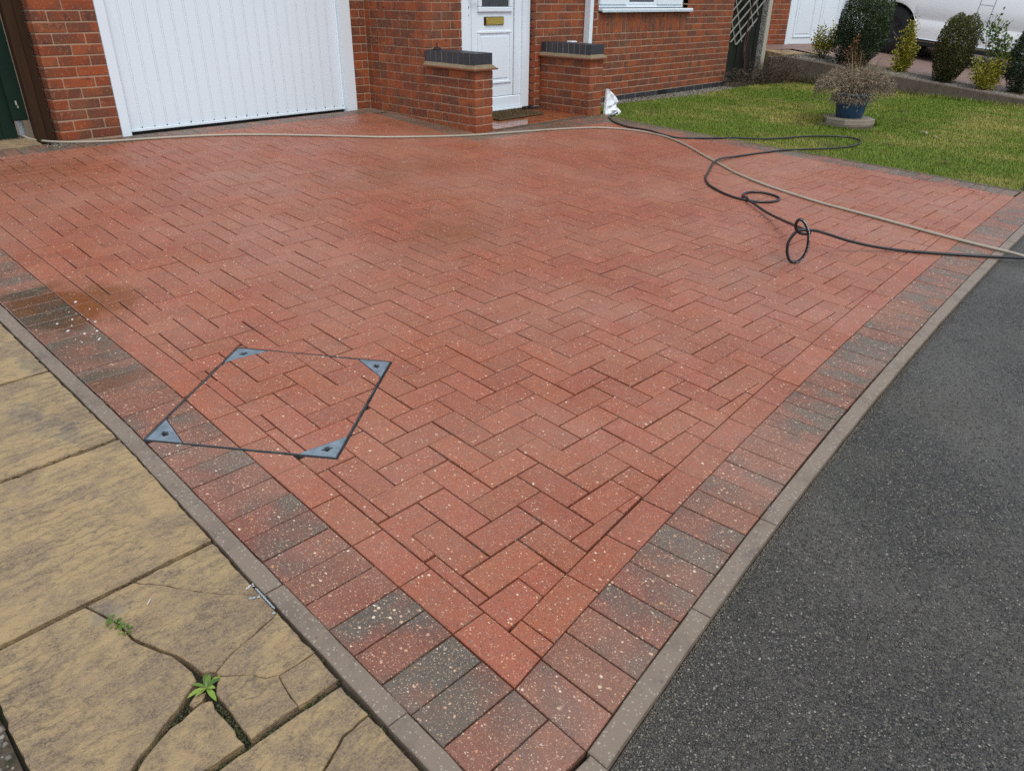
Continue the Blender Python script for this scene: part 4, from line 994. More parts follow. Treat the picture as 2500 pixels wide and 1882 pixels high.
# crumpled white cloth over the tap
def crumple():
    # outline in a plane facing the drive: u along x, v up
    O = Vector((5.90, 4.215, .19)); ex = Vector((1, -.05, 0)); ez = Vector((.0, .06, 1)); ny_ = Vector((0, -1, 0))
    rows = [(.0, -.015, .235), (.03, -.02, .25), (.06, -.018, .21), (.085, -.012, .165), (.11, -.01, .165), (.135, -.005, .20), (.16, 0, .18), (.19, .003, .145), (.22, .008, .11), (.245, .012, .062), (.27, .018, .028)]
    nU = 15; V = []; r_ = random.Random(4)
    for side in (0, 1):
        for i, (v, a, b) in enumerate(rows):
            for j in range(nU):
                t = j/(nU-1); u = a+(b-a)*t
                bul = .022*math.sin(math.pi*t)*(1-.4*v/.27)+(.014*abs(math.sin(u*38+v*22))-.006)*math.sin(math.pi*t)+(.016 if v < .12 else .004)*math.sin(v*75-u*30)*math.sin(math.pi*t)+r_.uniform(-.003, .003)
                V.append(O+ex*u+ez*v+ny_*(bul+.012 if side == 0 else -.012))
    m = MB(); n = len(rows); fs = []
    for i in range(n-1):
        for j in range(nU-1):
            fs.append((i*nU+j, i*nU+j+1, (i+1)*nU+j+1, (i+1)*nU+j)); o = n*nU; fs.append((o+i*nU+j, o+(i+1)*nU+j, o+(i+1)*nU+j+1, o+i*nU+j+1))
    o = n*nU
    for i in range(n-1):
        fs.append((i*nU, (i+1)*nU, o+(i+1)*nU, o+i*nU)); fs.append((i*nU+nU-1, o+i*nU+nU-1, o+(i+1)*nU+nU-1, (i+1)*nU+nU-1))
    for j in range(nU-1):
        fs.append(((n-1)*nU+j, (n-1)*nU+j+1, o+(n-1)*nU+j+1, o+(n-1)*nU+j)); fs.append((j, o+j, o+j+1, j+1))
    m.add(V, fs); return m
bg = crumple().build('cloth', M_BAG); tag(bg, 'crumpled white cloth pointed at the top, standing against the brick wall corner', 'cloth')

# ------------------------------------------------------------------ hoses
def smooth(pts, n=10):
    P = [Vector(p) for p in pts]; out = []
    for i in range(len(P)-1):
        p0, p1, p2, p3 = P[max(i-1, 0)], P[i], P[i+1], P[min(i+2, len(P)-1)]
        for k in range(n):
            t = k/n; out.append(.5*((2*p1)+(p2-p0)*t+(2*p0-5*p1+4*p2-p3)*t*t+(3*p1-p0-3*p2+p3)*t**3))
    return out+[P[-1]]
RB, RC = .0082, .0092
def W3(p, r): return PW(p[0], p[1], (p[2] if len(p) > 2 else 0)+r)
beige = [(.62,6.30,.03),(.741,6.09,.02),(.791,5.982),(.851,5.867),(.920,5.79),(1.062,5.70),(1.25,5.62),(1.520,5.56),(1.80,5.48),(2.080,5.37),(2.40,5.17),(2.779,4.879),(3.056,4.652),(3.376,4.470),(3.730,4.309),(4.150,4.192),(4.62,4.07),(5.02,3.92),(5.20,3.751),(5.285,3.55),(5.290,3.295),(5.20,3.06),(5.06,2.83),(4.90,2.60),(4.75,2.37),(4.59,2.12),(4.46,1.82),(4.385,1.555),(4.335,1.30),(4.31,.95),(4.29,.75),(4.265,.485),(4.252,.259,.002),(4.250,.07,.002),(4.252,-.15,-.018),(4.30,-.6,-.02),(4.5,-1.4,-.02)]
mb = MB(); mb.tube(smooth([W3(p, RC) for p in beige], 8), RC, 8); tag(mb.build('beige_hose', M_HOSEC, smooth=True), 'long pale beige hose running from the green gate across the drive to the road', 'hose')
black = [(5.80,4.235,.02),(5.717,4.232),(5.645,4.225),(5.575,4.16),(5.50,4.07),(5.421,3.96),(5.369,3.82),(5.345,3.70,.004),(5.325,3.60,.012),(5.305,3.50,.020),(5.300,3.41,.020),(5.32,3.28,.006),(5.37,3.18),(5.575,3.011),(5.84,2.868),(6.074,2.692,-.005),(6.273,2.61,-.005),(6.524,2.53,-.005),(6.745,2.42,-.004),(6.88,2.31,-.004),(6.925,2.20,-.004),(6.86,2.10,-.004),(6.706,2.044,-.004),(6.488,2.04,-.004),(6.267,2.09,-.003),(6.042,2.178),(5.88,2.255),(5.687,2.335),(5.308,2.412),(5.05,2.44,.006),(4.85,2.43,.019),(4.68,2.39,.019),(4.52,2.32,.006),(4.40,2.265),(4.256,2.195),(4.109,2.077),(4.02,1.95),(3.965,1.824),(3.950,1.72),(3.985,1.615),(4.06,1.555),(4.16,1.545),(4.225,1.59),(4.243,1.680),(4.206,1.755),(4.129,1.782),(4.042,1.758),(3.975,1.69,.012)]
black2 = [(3.905,1.64,.019),(3.862,1.573,.016),(3.726,1.409,.022),(3.557,1.230,.052),(3.402,1.086,.087),(3.30,1.02,.115),(3.205,.945,.138),(3.165,.895,.146),(3.139,.868,.144),(3.112,.880,.143),(3.071,.896,.154),(3.035,.907,.185),(3.023,.905,.218),(3.023,.891,.237),(3.032,.866,.225),(3.042,.841,.184),(3.055,.833,.141),(3.064,.831,.08),(3.064,.846,.026),(3.051,.872,-.001),(3.033,.898,.008),(3.021,.918,.055),(3.025,.923,.110),(3.050,.906,.160),(3.080,.888,.169),(3.125,.850,.168),(3.175,.835,.158),(3.230,.85,.14),(3.288,.845,.122),(3.347,.822,.102),(3.433,.775,.072),(3.53,.715,.044),(3.63,.655,.02),(3.74,.56,.004),(3.907,.372,.0),(4.075,.165,.004),(4.222,.02,.002),(4.335,-.10,-.015),(4.55,-.4,-.02),(5.0,-1.1,-.02)]
path = smooth([W3(p, RB) for p in black], 8)+smooth([W3(p, RB) for p in black2], 8)
bh = thing('black_hose', 'black rubber hose looped over the lawn edge, with a standing knotted loop on the drive', 'hose', PW(4, 1.7))
mb = MB(); mb.tube(path, RB, 9); mb.build('hose', M_HOSEB, bh, True)
# flat white print along the loop: broken small letter-like strokes
loop = smooth([W3(p, RB) for p in black2[13:20]], 30); mb = MB(); acc = 0; r_ = random.Random(3)
vd = CAM-PW(3.04, .86, .12); vd.normalize()
i = 6
while i < len(loop)-8:
    p, q = loop[i], loop[i+1]; t = (q-p).normalized(); s = t.cross(vd).normalized(); nn = s.cross(t).normalized()
    if nn.dot(vd) < 0: nn = -nn
    s2 = s if s.dot(cr) > 0 else -s
    c = p+(nn*.84+s2*.55).normalized()*(RB+.0003); side = (nn*.55-s2*.84).normalized()
    for a in range(r_.choice((1, 2, 2))):
        w = r_.uniform(.0008, .0016); l = r_.uniform(.0022, .0042); o = side*r_.uniform(-.0015, .0015)
        d1, d2 = (t, side) if r_.random() < .5 else (side, t)
        v = [c+o-d1*w-d2*l*.6, c+o+d1*w-d2*l*.6, c+o+d1*w+d2*l*.6, c+o-d1*w+d2*l*.6]; mb.add(v, [(0,1,2,3)])
    i += r_.choice((2, 3, 3, 4))
mb.build('printed_lettering', M_PRINT, bh)

# ------------------------------------------------------------------ gate side, left
gt = thing('garden_gate', 'dark green boarded side gate left of the brick garage pier', 'gate', (.55, 5.83, .3))
x = .945
for i in range(8):
    mb = MB(); w = .098; mb.box((x-.165-w*(i)+.002, 5.986, .312+.004*random.random()), (x-.165-w*(i-1)-.002, 6.006, 2.0), None, .003); mb.build('board', M_GREEN, gt)
mb = MB(); mb.box((x-.085, 5.94, .44), (x+.018, 5.9855, 2.0), None, .004); mb.build('stile', M_GREEN, gt)
mb = MB(); mb.box((.905, 5.9380, .55), (.915, 5.9398, .58)); mb.box((.912, 5.9380, .53), (.92, 5.9398, .545)); mb.build('paint_chip', M_POSTC, gt)
gp = thing('gate_post', 'brown stained timber gate post against the brick pier', 'post', (1.02, 5.88, .28))
mb = MB(); mb.box((.966, 5.85, .27), (1.031, 5.93, 2.1), None, .004); mb.build('post_board', M_POSTW, gp)
mb = MB(); mb.box((1.036, 5.858, .27), (1.086, 5.94, 2.1), None, .004); mb.build('post_board', M_POSTW, gp)
mb = MB(); mb.tube([(.93, 6.06, .30), (.93, 6.06, .5)], .022, 12); tag(mb.build('white_pipe', M_UPVC), 'short white pipe standing in the gap below the gate', 'pipe')
mb = MB(); mb.prism([(.30, 5.76), (.80, 5.78), (.80, 6.2), (.30, 6.2)], -.04, .012, .004, MP); tag(mb.build('paving_slab', M_SLAB), 'sandy paving slab on the ground at the foot of the green gate', 'slab')
n = 60; P = np.stack([rng.normal(.93, .09, n), rng.normal(5.70, .03, n), np.full(n, .002)], 1)@np.array(MP.to_3x3()).T
octa_stones(P, rng.uniform(.003, .009, n), .7, rng.random(n), 'loose_grit', M_STONE, None, 9)
# ------------------------------------------------------------------ LAWN
mb = MB(); mb.add([(9.4, 4.40, .13), (11.2, 4.40, .12), (12.5, 6.5, .12), (9.4, 6.5, .12), (5.5, 4.15, .14), (9.4, 4.1, .12)], [(0,1,2,3)]); mb.add([(9.3, 4.3, .165), (11.12, 4.3, .165), (11.12, 5.6, .225), (9.3, 5.6, .225)], [(0,1,2,3)])
tag(mb.build('bare_soil', M_EARTH, M=Matrix(), keep=True), kind='structure')
mb = MB(); mb.add([(-90, -90, -.7), (120, -90, -.7), (120, 140, -.7), (-90, 140, -.7)], [(0,1,2,3)]); tag(mb.build('terrain', M_EARTH, M=Matrix(), keep=True), kind='structure')
def lx0(y): return XLawn(y)+.045
def wall_x(y): return 11.5+(1.5-y)*.16
def lx1(y): return wall_x(y)
NY, NX = 30, 40; ys = np.linspace(.15, 4.62, NY)
V = []
for y in ys:
    for i in range(NX+1):
        x = lx0(y)+(lx1(y)-lx0(y))*i/NX; V.append((x, y, lawn_z(x, y)+.006*math.sin(x*1.7)*math.sin(y*2.3)))
F = [(j*(NX+1)+i, j*(NX+1)+i+1, (j+1)*(NX+1)+i+1, (j+1)*(NX+1)+i) for j in range(NY-1) for i in range(NX)]
lawn = fast_mesh('lawn', np.array(V), np.array(F), np.zeros(len(V)), M_LAWN, None, True, 'structure')
def blades(n, seed, hmin, hmax, region=None):
    r = np.random.default_rng(seed)
    y = r.uniform(.15, 4.60, n); u = r.random(n)**1.15
    x = (5.60+(4.25-y)*.11+.042)*(1-u)+(11.5+(1.5-y)*.16)*u
    if region is not None: x, y = region(r, n)
    z = .0486*y+.0013*x-.014-.025*np.clip((x-5.8)/2.5, 0, 1)*np.clip(y/4, 0, 1)-.002+.006*np.sin(x*1.7)*np.sin(y*2.3)
    h = r.uniform(hmin, hmax, n); a = r.uniform(0, 6.283, n); lean = r.uniform(.15, .9, n)
    w = .0017+.0004*np.maximum(0, x-5)
    b = np.stack([x, y, z], 1); s = np.stack([-np.sin(a), np.cos(a), np.zeros(n)], 1)*w[:,None]; tip = b+np.stack([np.cos(a)*h*lean, np.sin(a)*h*lean, h*np.sqrt(np.maximum(.1, 1-.6*lean**2))], 1)
    return np.stack([b-s, b+s, tip], 1).reshape(-1, 3), np.repeat(r.random(n), 3)
V1, t1 = blades(300000, 3, .012, .030)
def rim(r, n): y = r.uniform(.2, 4.25, n); return 5.60+(4.25-y)*.11+.03+r.normal(0, .010, n)+.01, y
V2, t2 = blades(9000, 4, .02, .04, rim)
def tuft(r, n): a = r.uniform(-.9, 2.1, n); q = r.normal(.36, .06, n); return 7.87+np.cos(a)*q*1.0, 2.42+np.sin(a)*q*.8
V3, t3 = blades(2600, 6, .05, .11, tuft)
def tuft2(r, n): a = r.uniform(0, 6.3, n); q = r.normal(.36, .03, n); return 7.87+np.cos(a)*q, 2.40+np.sin(a)*q
V4, t4 = blades(2000, 7, .03, .06, tuft2)
def wallfoot(r, n): y = r.uniform(.6, 4.6, n); return 11.5+(1.5-y)*.16-np.abs(r.normal(0, .05, n)), y
V5, t5 = blades(3500, 9, .03, .09, wallfoot)
VV = np.concatenate([V1, V2, V3, V4, V5]); TT_ = np.concatenate([t1, t2, t3*.5, t4*.6, np.clip(t5+.3, 0, 1)])
fast_mesh('lawn_grass', VV, np.arange(len(VV)).reshape(-1, 3), TT_, M_GRASS, lawn)
# beyond the lawn, verge towards the road, out of frame
mb = MB(); mb.add([(6.1, .2, .0), (12, .2, .0), (40, .2, .0), (40, .1, -.1), (6.1, .1, -.1)], [(0,4,3,2,1)]); tag(mb.build('verge', M_LAWN, M=Matrix(), keep=True), kind='structure')
# gravel strip along the house and raised gravel bed
gs = MB(); gs.add([(5.80, 4.45, .195), (9.58, 4.55, .178), (9.6, 4.88, .185), (5.80, 4.88, .215)], [(0,1,2,3)]); gso = tag(gs.build('gravel_strip', M_GRAVB, M=Matrix(), keep=True), kind='structure')
n = 5200; x = rng.uniform(5.8, 9.58, n); y = rng.uniform(4.47, 4.86, n); z = .195+(y-4.45)*.04-(x-5.8)*.004
octa_stones(np.stack([x, y, z], 1), rng.uniform(.006, .013, n), .7, rng.random(n), 'gravel', M_STONE, gso, 11)
gb = MB(); gb.add([(wall_x(y)+dx, y, bed_z(wall_x(y)+dx, y)-.012) for y in (.3, 4.72) for dx in (.1, .9)], [(0,1,3,2)])
gbo = tag(gb.build('gravel_bed', M_GRAVB, M=Matrix(), keep=True), kind='structure')
n = 9000; y = rng.uniform(.4, 4.68, n); x0 = 11.5+(1.5-y)*.16+.12; x = x0+(11.86-x0)*rng.random(n); z = -.359+.12*y+.03*x-.01
octa_stones(np.stack([x, y, z], 1), rng.uniform(.008, .017, n), .7, rng.random(n), 'gravel', M_STONE, gbo, 12)
# low concrete retaining wall
mb = MB(); yy = np.linspace(.1, 4.72, 26)
for a, b in zip(yy, yy[1:]):
    vs = []
    for y_ in (a, b):
        j0 = .004*math.sin(y_*9); xa = wall_x(y_)+j0; xb = xa+.11
        vs += [(xa, y_, lawn_z(xa, y_)-.08), (xa, y_, bed_z(xa, y_)), (xa+.006, y_, bed_z(xa, y_)+.007), (xb, y_, bed_z(xb, y_)+.005), (xb, y_, lawn_z(xa, y_)-.08)]
    mb.add(vs, [(i, 5+i, 6+i, 1+i) for i in range(4)])
mb.add([vs[5+i] for i in range(5)], [(0,1,2,3,4)])
rw = tag(mb.build('retaining_wall', M_WALLC, M=Matrix(), keep=True), 'low stained concrete retaining wall between the lawn and the gravel bed', 'wall')
mb = MB(); mb.box((10.62, 4.72, .1), (11.5, 4.80, .545)); tag(mb.build('concrete_edge', M_WALLC), 'short concrete edge at the end of the gravel bed below the sandy slab', 'edging')
mb = MB(); mb.prism([(11.13, 4.805), (11.80, 4.66), (11.86, 5.16), (11.20, 5.20)], .3, .565, .004, None, lambda x, y: .1*(y-4.8)); tag(mb.build('paving_slab', M_SLAB), 'pale sandy slab beside the neighbour\'s brick pier behind the gravel bed', 'slab')
mb = MB(); mb.add([(11.855, -1.5, bed_z(11.855, -1.5)+.004), (11.895, -1.5, bed_z(11.89, -1.5)+.004), (11.895, 4.66, bed_z(11.89, 4.66)+.004), (11.855, 4.66, bed_z(11.855, 4.66)+.004)]+[(11.855, -1.5, -.6), (11.895, -1.5, -.6), (11.895, 4.66, .3), (11.855, 4.66, .3)], [(0,1,2,3), (0,4,5,1), (1,5,6,2), (2,6,7,3), (3,7,4,0)]); tag(mb.build('drive_edging', M_KERB, M=Matrix(), keep=True), 'long thin grey edging strip between the gravel bed and the neighbour\'s drive', 'edging')
mb = MB(); mb.add([(x_, y_, bed_z(x_, y_)) for x_, y_ in ((11.897, -2.2), (19, -2.2), (19, 6.2), (11.0, 6.2), (11.0, 5.2), (11.897, 5.0))], [(0,1,2,3,4,5)]); tag(mb.build('neighbour_drive', M_NDRV, M=Matrix(), keep=True), kind='structure')

# ------------------------------------------------------------------ neighbour's house
e1 = Vector((.947, -.321, 0)).normalized(); e2 = Vector((.321, .947, 0)).normalized()
TN = Matrix(((e1.x, e2.x, 0, 11.30), (e1.y, e2.y, 0, 5.585), (0, 0, 1, .615), (0, 0, 0, 1)))
nh = thing('neighbour_house', 'brick house next door with a white panelled garage door, behind the gravel bed', 'house', TN.translation)
NB = Bricks()
for k in range(28): run(NB, 'x', 0, -1, -1.4, .945, .03+.075*k, .095+.075*k, .04+.1125*(k % 2)); run(NB, 'x', 0, -1, 3.5, 6, .03+.075*k, .095+.075*k, .04+.1125*(k % 2))
NB = NB; _T = TN
for i, b in enumerate(NB.L): NB.L[i] = (b[0], b[1], b[2], TN, 'brick')
NB.build(nh, 110, [M_BR_O, M_BB_O], [M_BR_A, M_BB_A])
mb = MB(); mb.box((-1.38, .005, -.3), (.943, .3, 2.13), TN); mb.box((3.505, .005, -.3), (6, .3, 2.13), TN); mb.box((-1.4, -.02, 2.131), (6, .3, 2.6), TN); mb.box((-1.2, .31, -.3), (6, 5, 2.6), TN); mb.build('wall', M_MORT, nh, M=Matrix(), keep=True)
mb = MB(); mb.box((1.02, .05, .012), (3.42, .09, 2.05), TN, .004); nd_ = mb.build('garage_door', M_UPVC, nh, M=Matrix(), keep=True)
mb = MB(); mb.box((.95, .0, 0), (1.015, .1, 2.12), TN, .006); mb.build('frame', M_UPVC, nd_, M=Matrix(), keep=True)
mb = MB(); mb.box((3.425, .0, 0), (3.49, .1, 2.12), TN, .006); mb.box((1.016, .0, 2.055), (3.424, .1, 2.12), TN, .006); mb.build('frame', M_UPVC, nd_, M=Matrix(), keep=True)
for i in range(4):
    a = 1.15+.57*i
    for z0, z1 in ((.12, .98), (1.08, 1.94)):
        mb = MB(); w = .03
        for q in ((a, z0, a+.43, z0+w), (a, z1-w, a+.43, z1), (a, z0+w+.001, a+w, z1-w-.001), (a+.43-w, z0+w+.001, a+.43, z1-w-.001)): mb.box((q[0], .038, q[1]), (q[2], .0505, q[3]), TN, .006)
        mb.box((a+.06, .043, z0+.06), (a+.37, .0505, z1-.06), TN, .0045); mb.build('panel', M_UPVC, nd_, M=Matrix(), keep=True)
mb = MB(); mb.box((1.016, .055, -.01), (3.424, .085, .0115), TN); mb.build('rubber_seal', M_DARK, nd_, M=Matrix(), keep=True)
mb = MB(); mb.box((-1.6, -.4, 2.61), (6.2, 5.2, 2.75), TN); mb.build('roof', bpy.data.materials['roof_tile'], nh, M=Matrix(), keep=True)

# ------------------------------------------------------------------ fence, post, trellis, climber
fn = thing('fence_panel', 'dark weathered boarded fence panel between the brick house corner and the concrete post', 'fence', (10.2, 5.02, .25))
for i in range(9):
    x0 = 9.585+.125*i; mb = MB(); mb.box((x0, 5.01+.012*(i % 2)+random.uniform(0, .004), .20), (x0+.132 if i < 8 else 10.70, 5.028+.012*(i % 2)+.004, 1.95+random.uniform(-.01, .01)), None, .003); mb.build('board', M_FENCE, fn)
po = thing('concrete_post', 'grey concrete fence post, speckled on one side, beside the trellis', 'post', (10.83, 5.0, .25))
mb = MB(); mb.box((10.775, 4.955, .2), (10.885, 5.045, 2.0), None, .008); mb.build('post', M_POSTC, po)
mb = MB(); mb.box((10.766, 4.965, .2), (10.7745, 5.05, 2.0)); mb.build('speckled_face', M_PEB, po)
tr = thing('trellis', 'grey wooden diamond trellis hung in front of the dark fence', 'trellis', (10.2, 4.98, .6))
quad = [(9.72, .70), (9.98, .715), (10.22, .66), (10.42, .93), (10.70, 1.12), (10.74, 1.9), (9.80, 1.9)]
def slat(c, dx, dz, y, mat, w):
    # long strip through (c) clipped to quad
    L = 2.5; l = math.hypot(dx, dz); ux, uz = dx/l, dz/l; nx_, nz_ = -uz*w/2, ux*w/2
    p = ccw([(c[0]-ux*L+nx_, c[1]-uz*L+nz_), (c[0]-ux*L-nx_, c[1]-uz*L-nz_), (c[0]+ux*L-nx_, c[1]+uz*L-nz_), (c[0]+ux*L+nx_, c[1]+uz*L+nz_)])
    p = clip_in(p, quad)
    if p and abs(area(p)) > .002:
        T = Matrix(((1,0,0,0), (0,0,-1,y), (0,1,0,0), (0,0,0,1))); mb = MB(); mb.prism(ccw(p), 0, .008, .0015, T); mb.build('slat', mat, tr)
for i in range(-9, 10):
    slat((10.2+.235*i, 1.0), 1, .62, 4.985, M_LATT, .022)
    slat((10.2+.20*i, 1.0), -.62, 1, 4.995, M_FENCE if i % 3 == 0 else M_LATT, .018)
cl = thing('climber', 'bare red-brown climbing stem on the trellis by the house corner', 'climbing plant', (10.30, 4.94, .26))
def stemW(pts, r0, r1, mat, parent, name='stem'):
    P = smooth(pts, 6); mb = MB(); mb.tube(P, [r0+(r1-r0)*i/(len(P)-1) for i in range(len(P))], 6); return mb.build(name, mat, parent, True)
def RH(o, a, z): return (o[0]+a*.73, o[1]-a*.68*.25, o[2]+z)
o = (10.28, 4.95, .25)
stemW([RH(o, .02, 0), RH(o, -.03, .2), RH(o, -.10, .4), RH(o, -.09, .64), RH(o, -.06, .9), RH(o, .02, 1.1), RH(o, .0, 1.5)], .011, .006, M_REDST, cl)
stemW([RH(o, -.08, .36), RH(o, -.06, .46), RH(o, -.03, .60), RH(o, .02, .68)], .008, .004, M_REDST, cl)
stemW([RH(o, -.09, .42), RH(o, -.06, .36), RH(o, -.03, .33), RH(o, .05, .30)], .006, .003, M_REDST, cl)
stemW([RH(o, .03, 0), RH(o, .0, .25), RH(o, -.06, .42)], .006, .004, M_REDST, cl)
stemW([RH(o, .1, 0), RH(o, .14, .18), RH(o, .10, .40)], .006, .003, M_TWIG, cl)

# ------------------------------------------------------------------ leafy plants
def leaves(name, P, D, L, w, tint, mat, parent, seed=1, up=None):
    r = np.random.default_rng(seed); n = len(P); D = D/np.linalg.norm(D, axis=1, keepdims=True)
    s = np.cross(D, r.normal(0, 1, (n, 3))); s /= np.linalg.norm(s, axis=1, keepdims=True)+1e-9; nn = np.cross(s, D)
    L = L[:,None]; w = w[:,None]
    V = np.stack([P, P+D*L*.5-s*w*.5+nn*w*.12, P+D*L, P+D*L*.5+s*w*.5+nn*w*.12], 1).reshape(-1, 3)
    return fast_mesh(name, V, np.arange(n*4).reshape(-1, 4), np.repeat(tint, 4), mat, parent, kind=None)
def topiary(o, rx, rz, h, label, mat, n, seed, lean=(0, 0), power=3.2, name='box_shrub', taper=0):
    r = np.random.default_rng(seed); t = thing(name, label, 'shrub', o, 'clipped box shrubs in the gravel bed')
    d = r.normal(0, 1, (n, 3)); d /= np.linalg.norm(d, axis=1, keepdims=True)
    k = (np.abs(d)**power).sum(1)**(-1/power)
    lump = 1+.07*np.sin(d[:,0]*7+seed)*np.sin(d[:,2]*6)+.06*np.sin(d[:,1]*9+d[:,2]*5+seed*2)
    rad = (1-.45*r.random(n)**2.2)*k*lump
    P = d*rad[:,None]*np.array([rx, rx*.85, h/2])
    f = 1-taper*(P[:,2]/(h/2)*.5+.5); low = np.clip(.72+(P[:,2]+h/2)/(.45*h)*.28, .72, 1)
    P[:,0] *= f*low; P[:,1] *= f*low
    P[:,0] += lean[0]*(P[:,2]+h/2)*.686; P[:,1] += lean[0]*(P[:,2]+h/2)*-.727
    P += np.array([o[0], o[1], o[2]+h/2+.01])
    D = d+r.normal(0, .55, (n, 3))+np.array([0, 0, .3]); L = r.uniform(.016, .028, n)
    tint = np.clip(r.beta(1.6, 3, n)+.25*np.clip(d[:,2], 0, 1)*r.random(n), 0, 1)
    leaves('foliage', P, D, L, L*.62, tint, mat, t, seed)
    for i in range(5):
        a = i*1.3; stemW([(o[0]+.02*math.cos(a), o[1]+.02*math.sin(a), o[2]-.02), (o[0]+.05*math.cos(a), o[1]+.05*math.sin(a), o[2]+.14), (o[0]+.09*math.cos(a), o[1]+.09*math.sin(a), o[2]+.35)], .010, .005, M_TWIG, t)
    return t
topiary((11.52, 3.84, .45), .37, .37, .88, 'large rounded dark green box shrub behind the blue pot, hiding the van wheel', M_BOX, 26000, 21, (.10, 0), 3.4)
topiary((11.70, 2.58, .30), .27, .27, .82, 'leaning bronze-tinged box shrub standing alone in front of the van side', M_BOXB, 19000, 22, (.10, 0), 3.2)
topiary((11.98, 1.70, .20), .30, .30, .92, 'dark green tapering box shrub cut off by the right edge of the photo', M_BOX, 15000, 23, (.05, 0), 2.6, taper=.35)
def euonymus(o, label, heads, mat, n_each, seed, Lr=(.022, .036), cat='shrub', name='euonymus_shrub', group='yellow euonymus shrubs in the gravel bed', spread=(.07, .10), bare=.25):
    r = np.random.default_rng(seed); rr_ = random.Random(seed); t = thing(name, label, cat, o, group)
    Ps, Ds = [], []
    for (a, z) in heads:
        tip = Vector((o[0]+a*.69+rr_.uniform(-.04, .04), o[1]-a*.72+rr_.uniform(-.04, .04), o[2]+z))
        b = Vector((o[0]+rr_.uniform(-.02, .02), o[1]+rr_.uniform(-.02, .02), o[2]-.01)); mid = b.lerp(tip, .5)+Vector((a*.15, -a*.15, 0))
        stemW([b, mid, tip], .005, .002, M_TWIG, t)
        for i in range(n_each):
            s = bare+(1-bare)*rr_.random(); c = b.lerp(mid, s*2) if s < .5 else mid.lerp(tip, s*2-1)
            off = Vector((rr_.gauss(0, spread[0]*.5), rr_.gauss(0, spread[0]*.5), rr_.gauss(0, spread[1]*.35))); Ps.append(c+off*(.5+s*.5)); dd = off.normalized() if off.length > 0 else Vector((0,0,1)); Ds.append((dd.x+rr_.gauss(0,.4), dd.y+rr_.gauss(0,.4), dd.z+.6))
    P = np.array([tuple(p) for p in Ps]); D = np.array(Ds); n = len(P); L = r.uniform(*Lr, n)
    leaves('foliage', P, D, L, L*.6, r.beta(1.8, 1.8, n), mat, t, seed); return t
euonymus((11.60, 4.36, .50), 'small airy yellow-green shrub left of the big dark box shrub', [(-.16,.26), (-.14,.38), (-.10,.46), (-.03,.42), (.0,.30), (.04,.36), (.10,.42), (.13,.48), (.17,.40), (.19,.34), (.08,.22), (-.08,.24), (.12,.26)], M_EUO, 100, 31, (.026, .042), bare=.38)
euonymus((11.80, 3.24, .38), 'tall narrow golden shrub leaning beside the van wheel', [(-.10,.12), (-.10,.26), (-.05,.36), (-.04,.50), (-.03,.62), (.03,.70), (.08,.66), (.06,.56), (.06,.44), (.12,.36), (.11,.26), (.06,.20), (.0,.40), (.03,.54), (.0,.2), (.10,.14)], M_EUO, 170, 32, (.024, .038), bare=.15)
euonymus((11.68, 2.05, .235), 'low bushy golden shrub below the loose green shrub in front of the van', [(-.22,.36), (-.20,.28), (-.14,.38), (-.06,.36), (.02,.37), (.10,.40), (.16,.44), (.20,.36), (.18,.26), (.08,.26), (-.04,.24), (-.14,.18), (.12,.16)], M_EUO, 150, 33, (.026, .042), bare=.2)
euonymus((11.76, 2.02, .235), 'taller loose green shrub with bare stems rising behind the low golden shrub', [(-.16,.94), (-.20,.84), (-.10,.86), (-.06,.78), (.0,.80), (.0,.68), (-.04,.64), (.14,.66), (.12,.56), (.04,.52), (-.17,.62), (.08,.60)], M_TALL, 40, 34, (.036, .06), name='green_shrub', group=None, bare=.66)
# dry bush by the fence
db = thing('dry_bush', 'tangled dry brown bush at the foot of the concrete fence post', 'bush', (10.25, 4.55, .22))
rr = random.Random(5); Ps, Ds = [], []
mbs = MB()
for i in range(150):
    a0 = rr.gauss(0, .36); b = Vector((10.25+a0*.73, 4.60-a0*.2+rr.gauss(0, .06), .2)); a = a0*.55+rr.gauss(0, .22); hgt = rr.uniform(.08, .26)+max(0, .24-abs(a0-.12)*.6)
    tip = b+Vector((a*.6, -a*.35-.08*rr.random(), hgt)); mid = b.lerp(tip, .5)+Vector((rr.gauss(0, .04), rr.gauss(0, .04), .03)); mbs.tint = rr.random(); mbs.tube(smooth([b, mid, tip], 3), .0022, 3, False)
    for k in range(17):
        s = rr.random(); c = b.lerp(tip, s)+Vector((rr.gauss(0, .02), rr.gauss(0, .02), rr.gauss(0, .02))); Ps.append(tuple(c)); Ds.append((rr.gauss(0, 1), rr.gauss(0, 1), rr.gauss(-.1, .7)))
tag(mbs.build('twigs', M_TWIG, db), None); P = np.array(Ps); n = len(P); L = rng.uniform(.015, .04, n); leaves('dry_leaves', P, np.array(Ds), L, L*.45, rng.beta(1.3, 1.8, n), M_DRY, db, 41)
# dry grass along the wall foot
P, D = [], []
for i in range(1500):
    y = rr.triangular(2.6, 4.7, 4.4); x = wall_x(y)-abs(rr.gauss(0, .07))-.01; P.append((x, y, lawn_z(x, y))); a = rr.uniform(0, 6.28); D.append((math.cos(a)*.5-.2, math.sin(a)*.5, rr.uniform(.4, 1)))
L = rng.uniform(.06, .20, len(P)); tag(leaves('dry_grass', np.array(P), np.array(D), L, np.full(len(P), .005), rng.random(len(P))*.8, mat_leaf('withered_grass', [(0, (.08,.06,.035)), (.6, (.20,.16,.09)), (1, (.15,.16,.05))], .8), None, 44), kind='stuff')
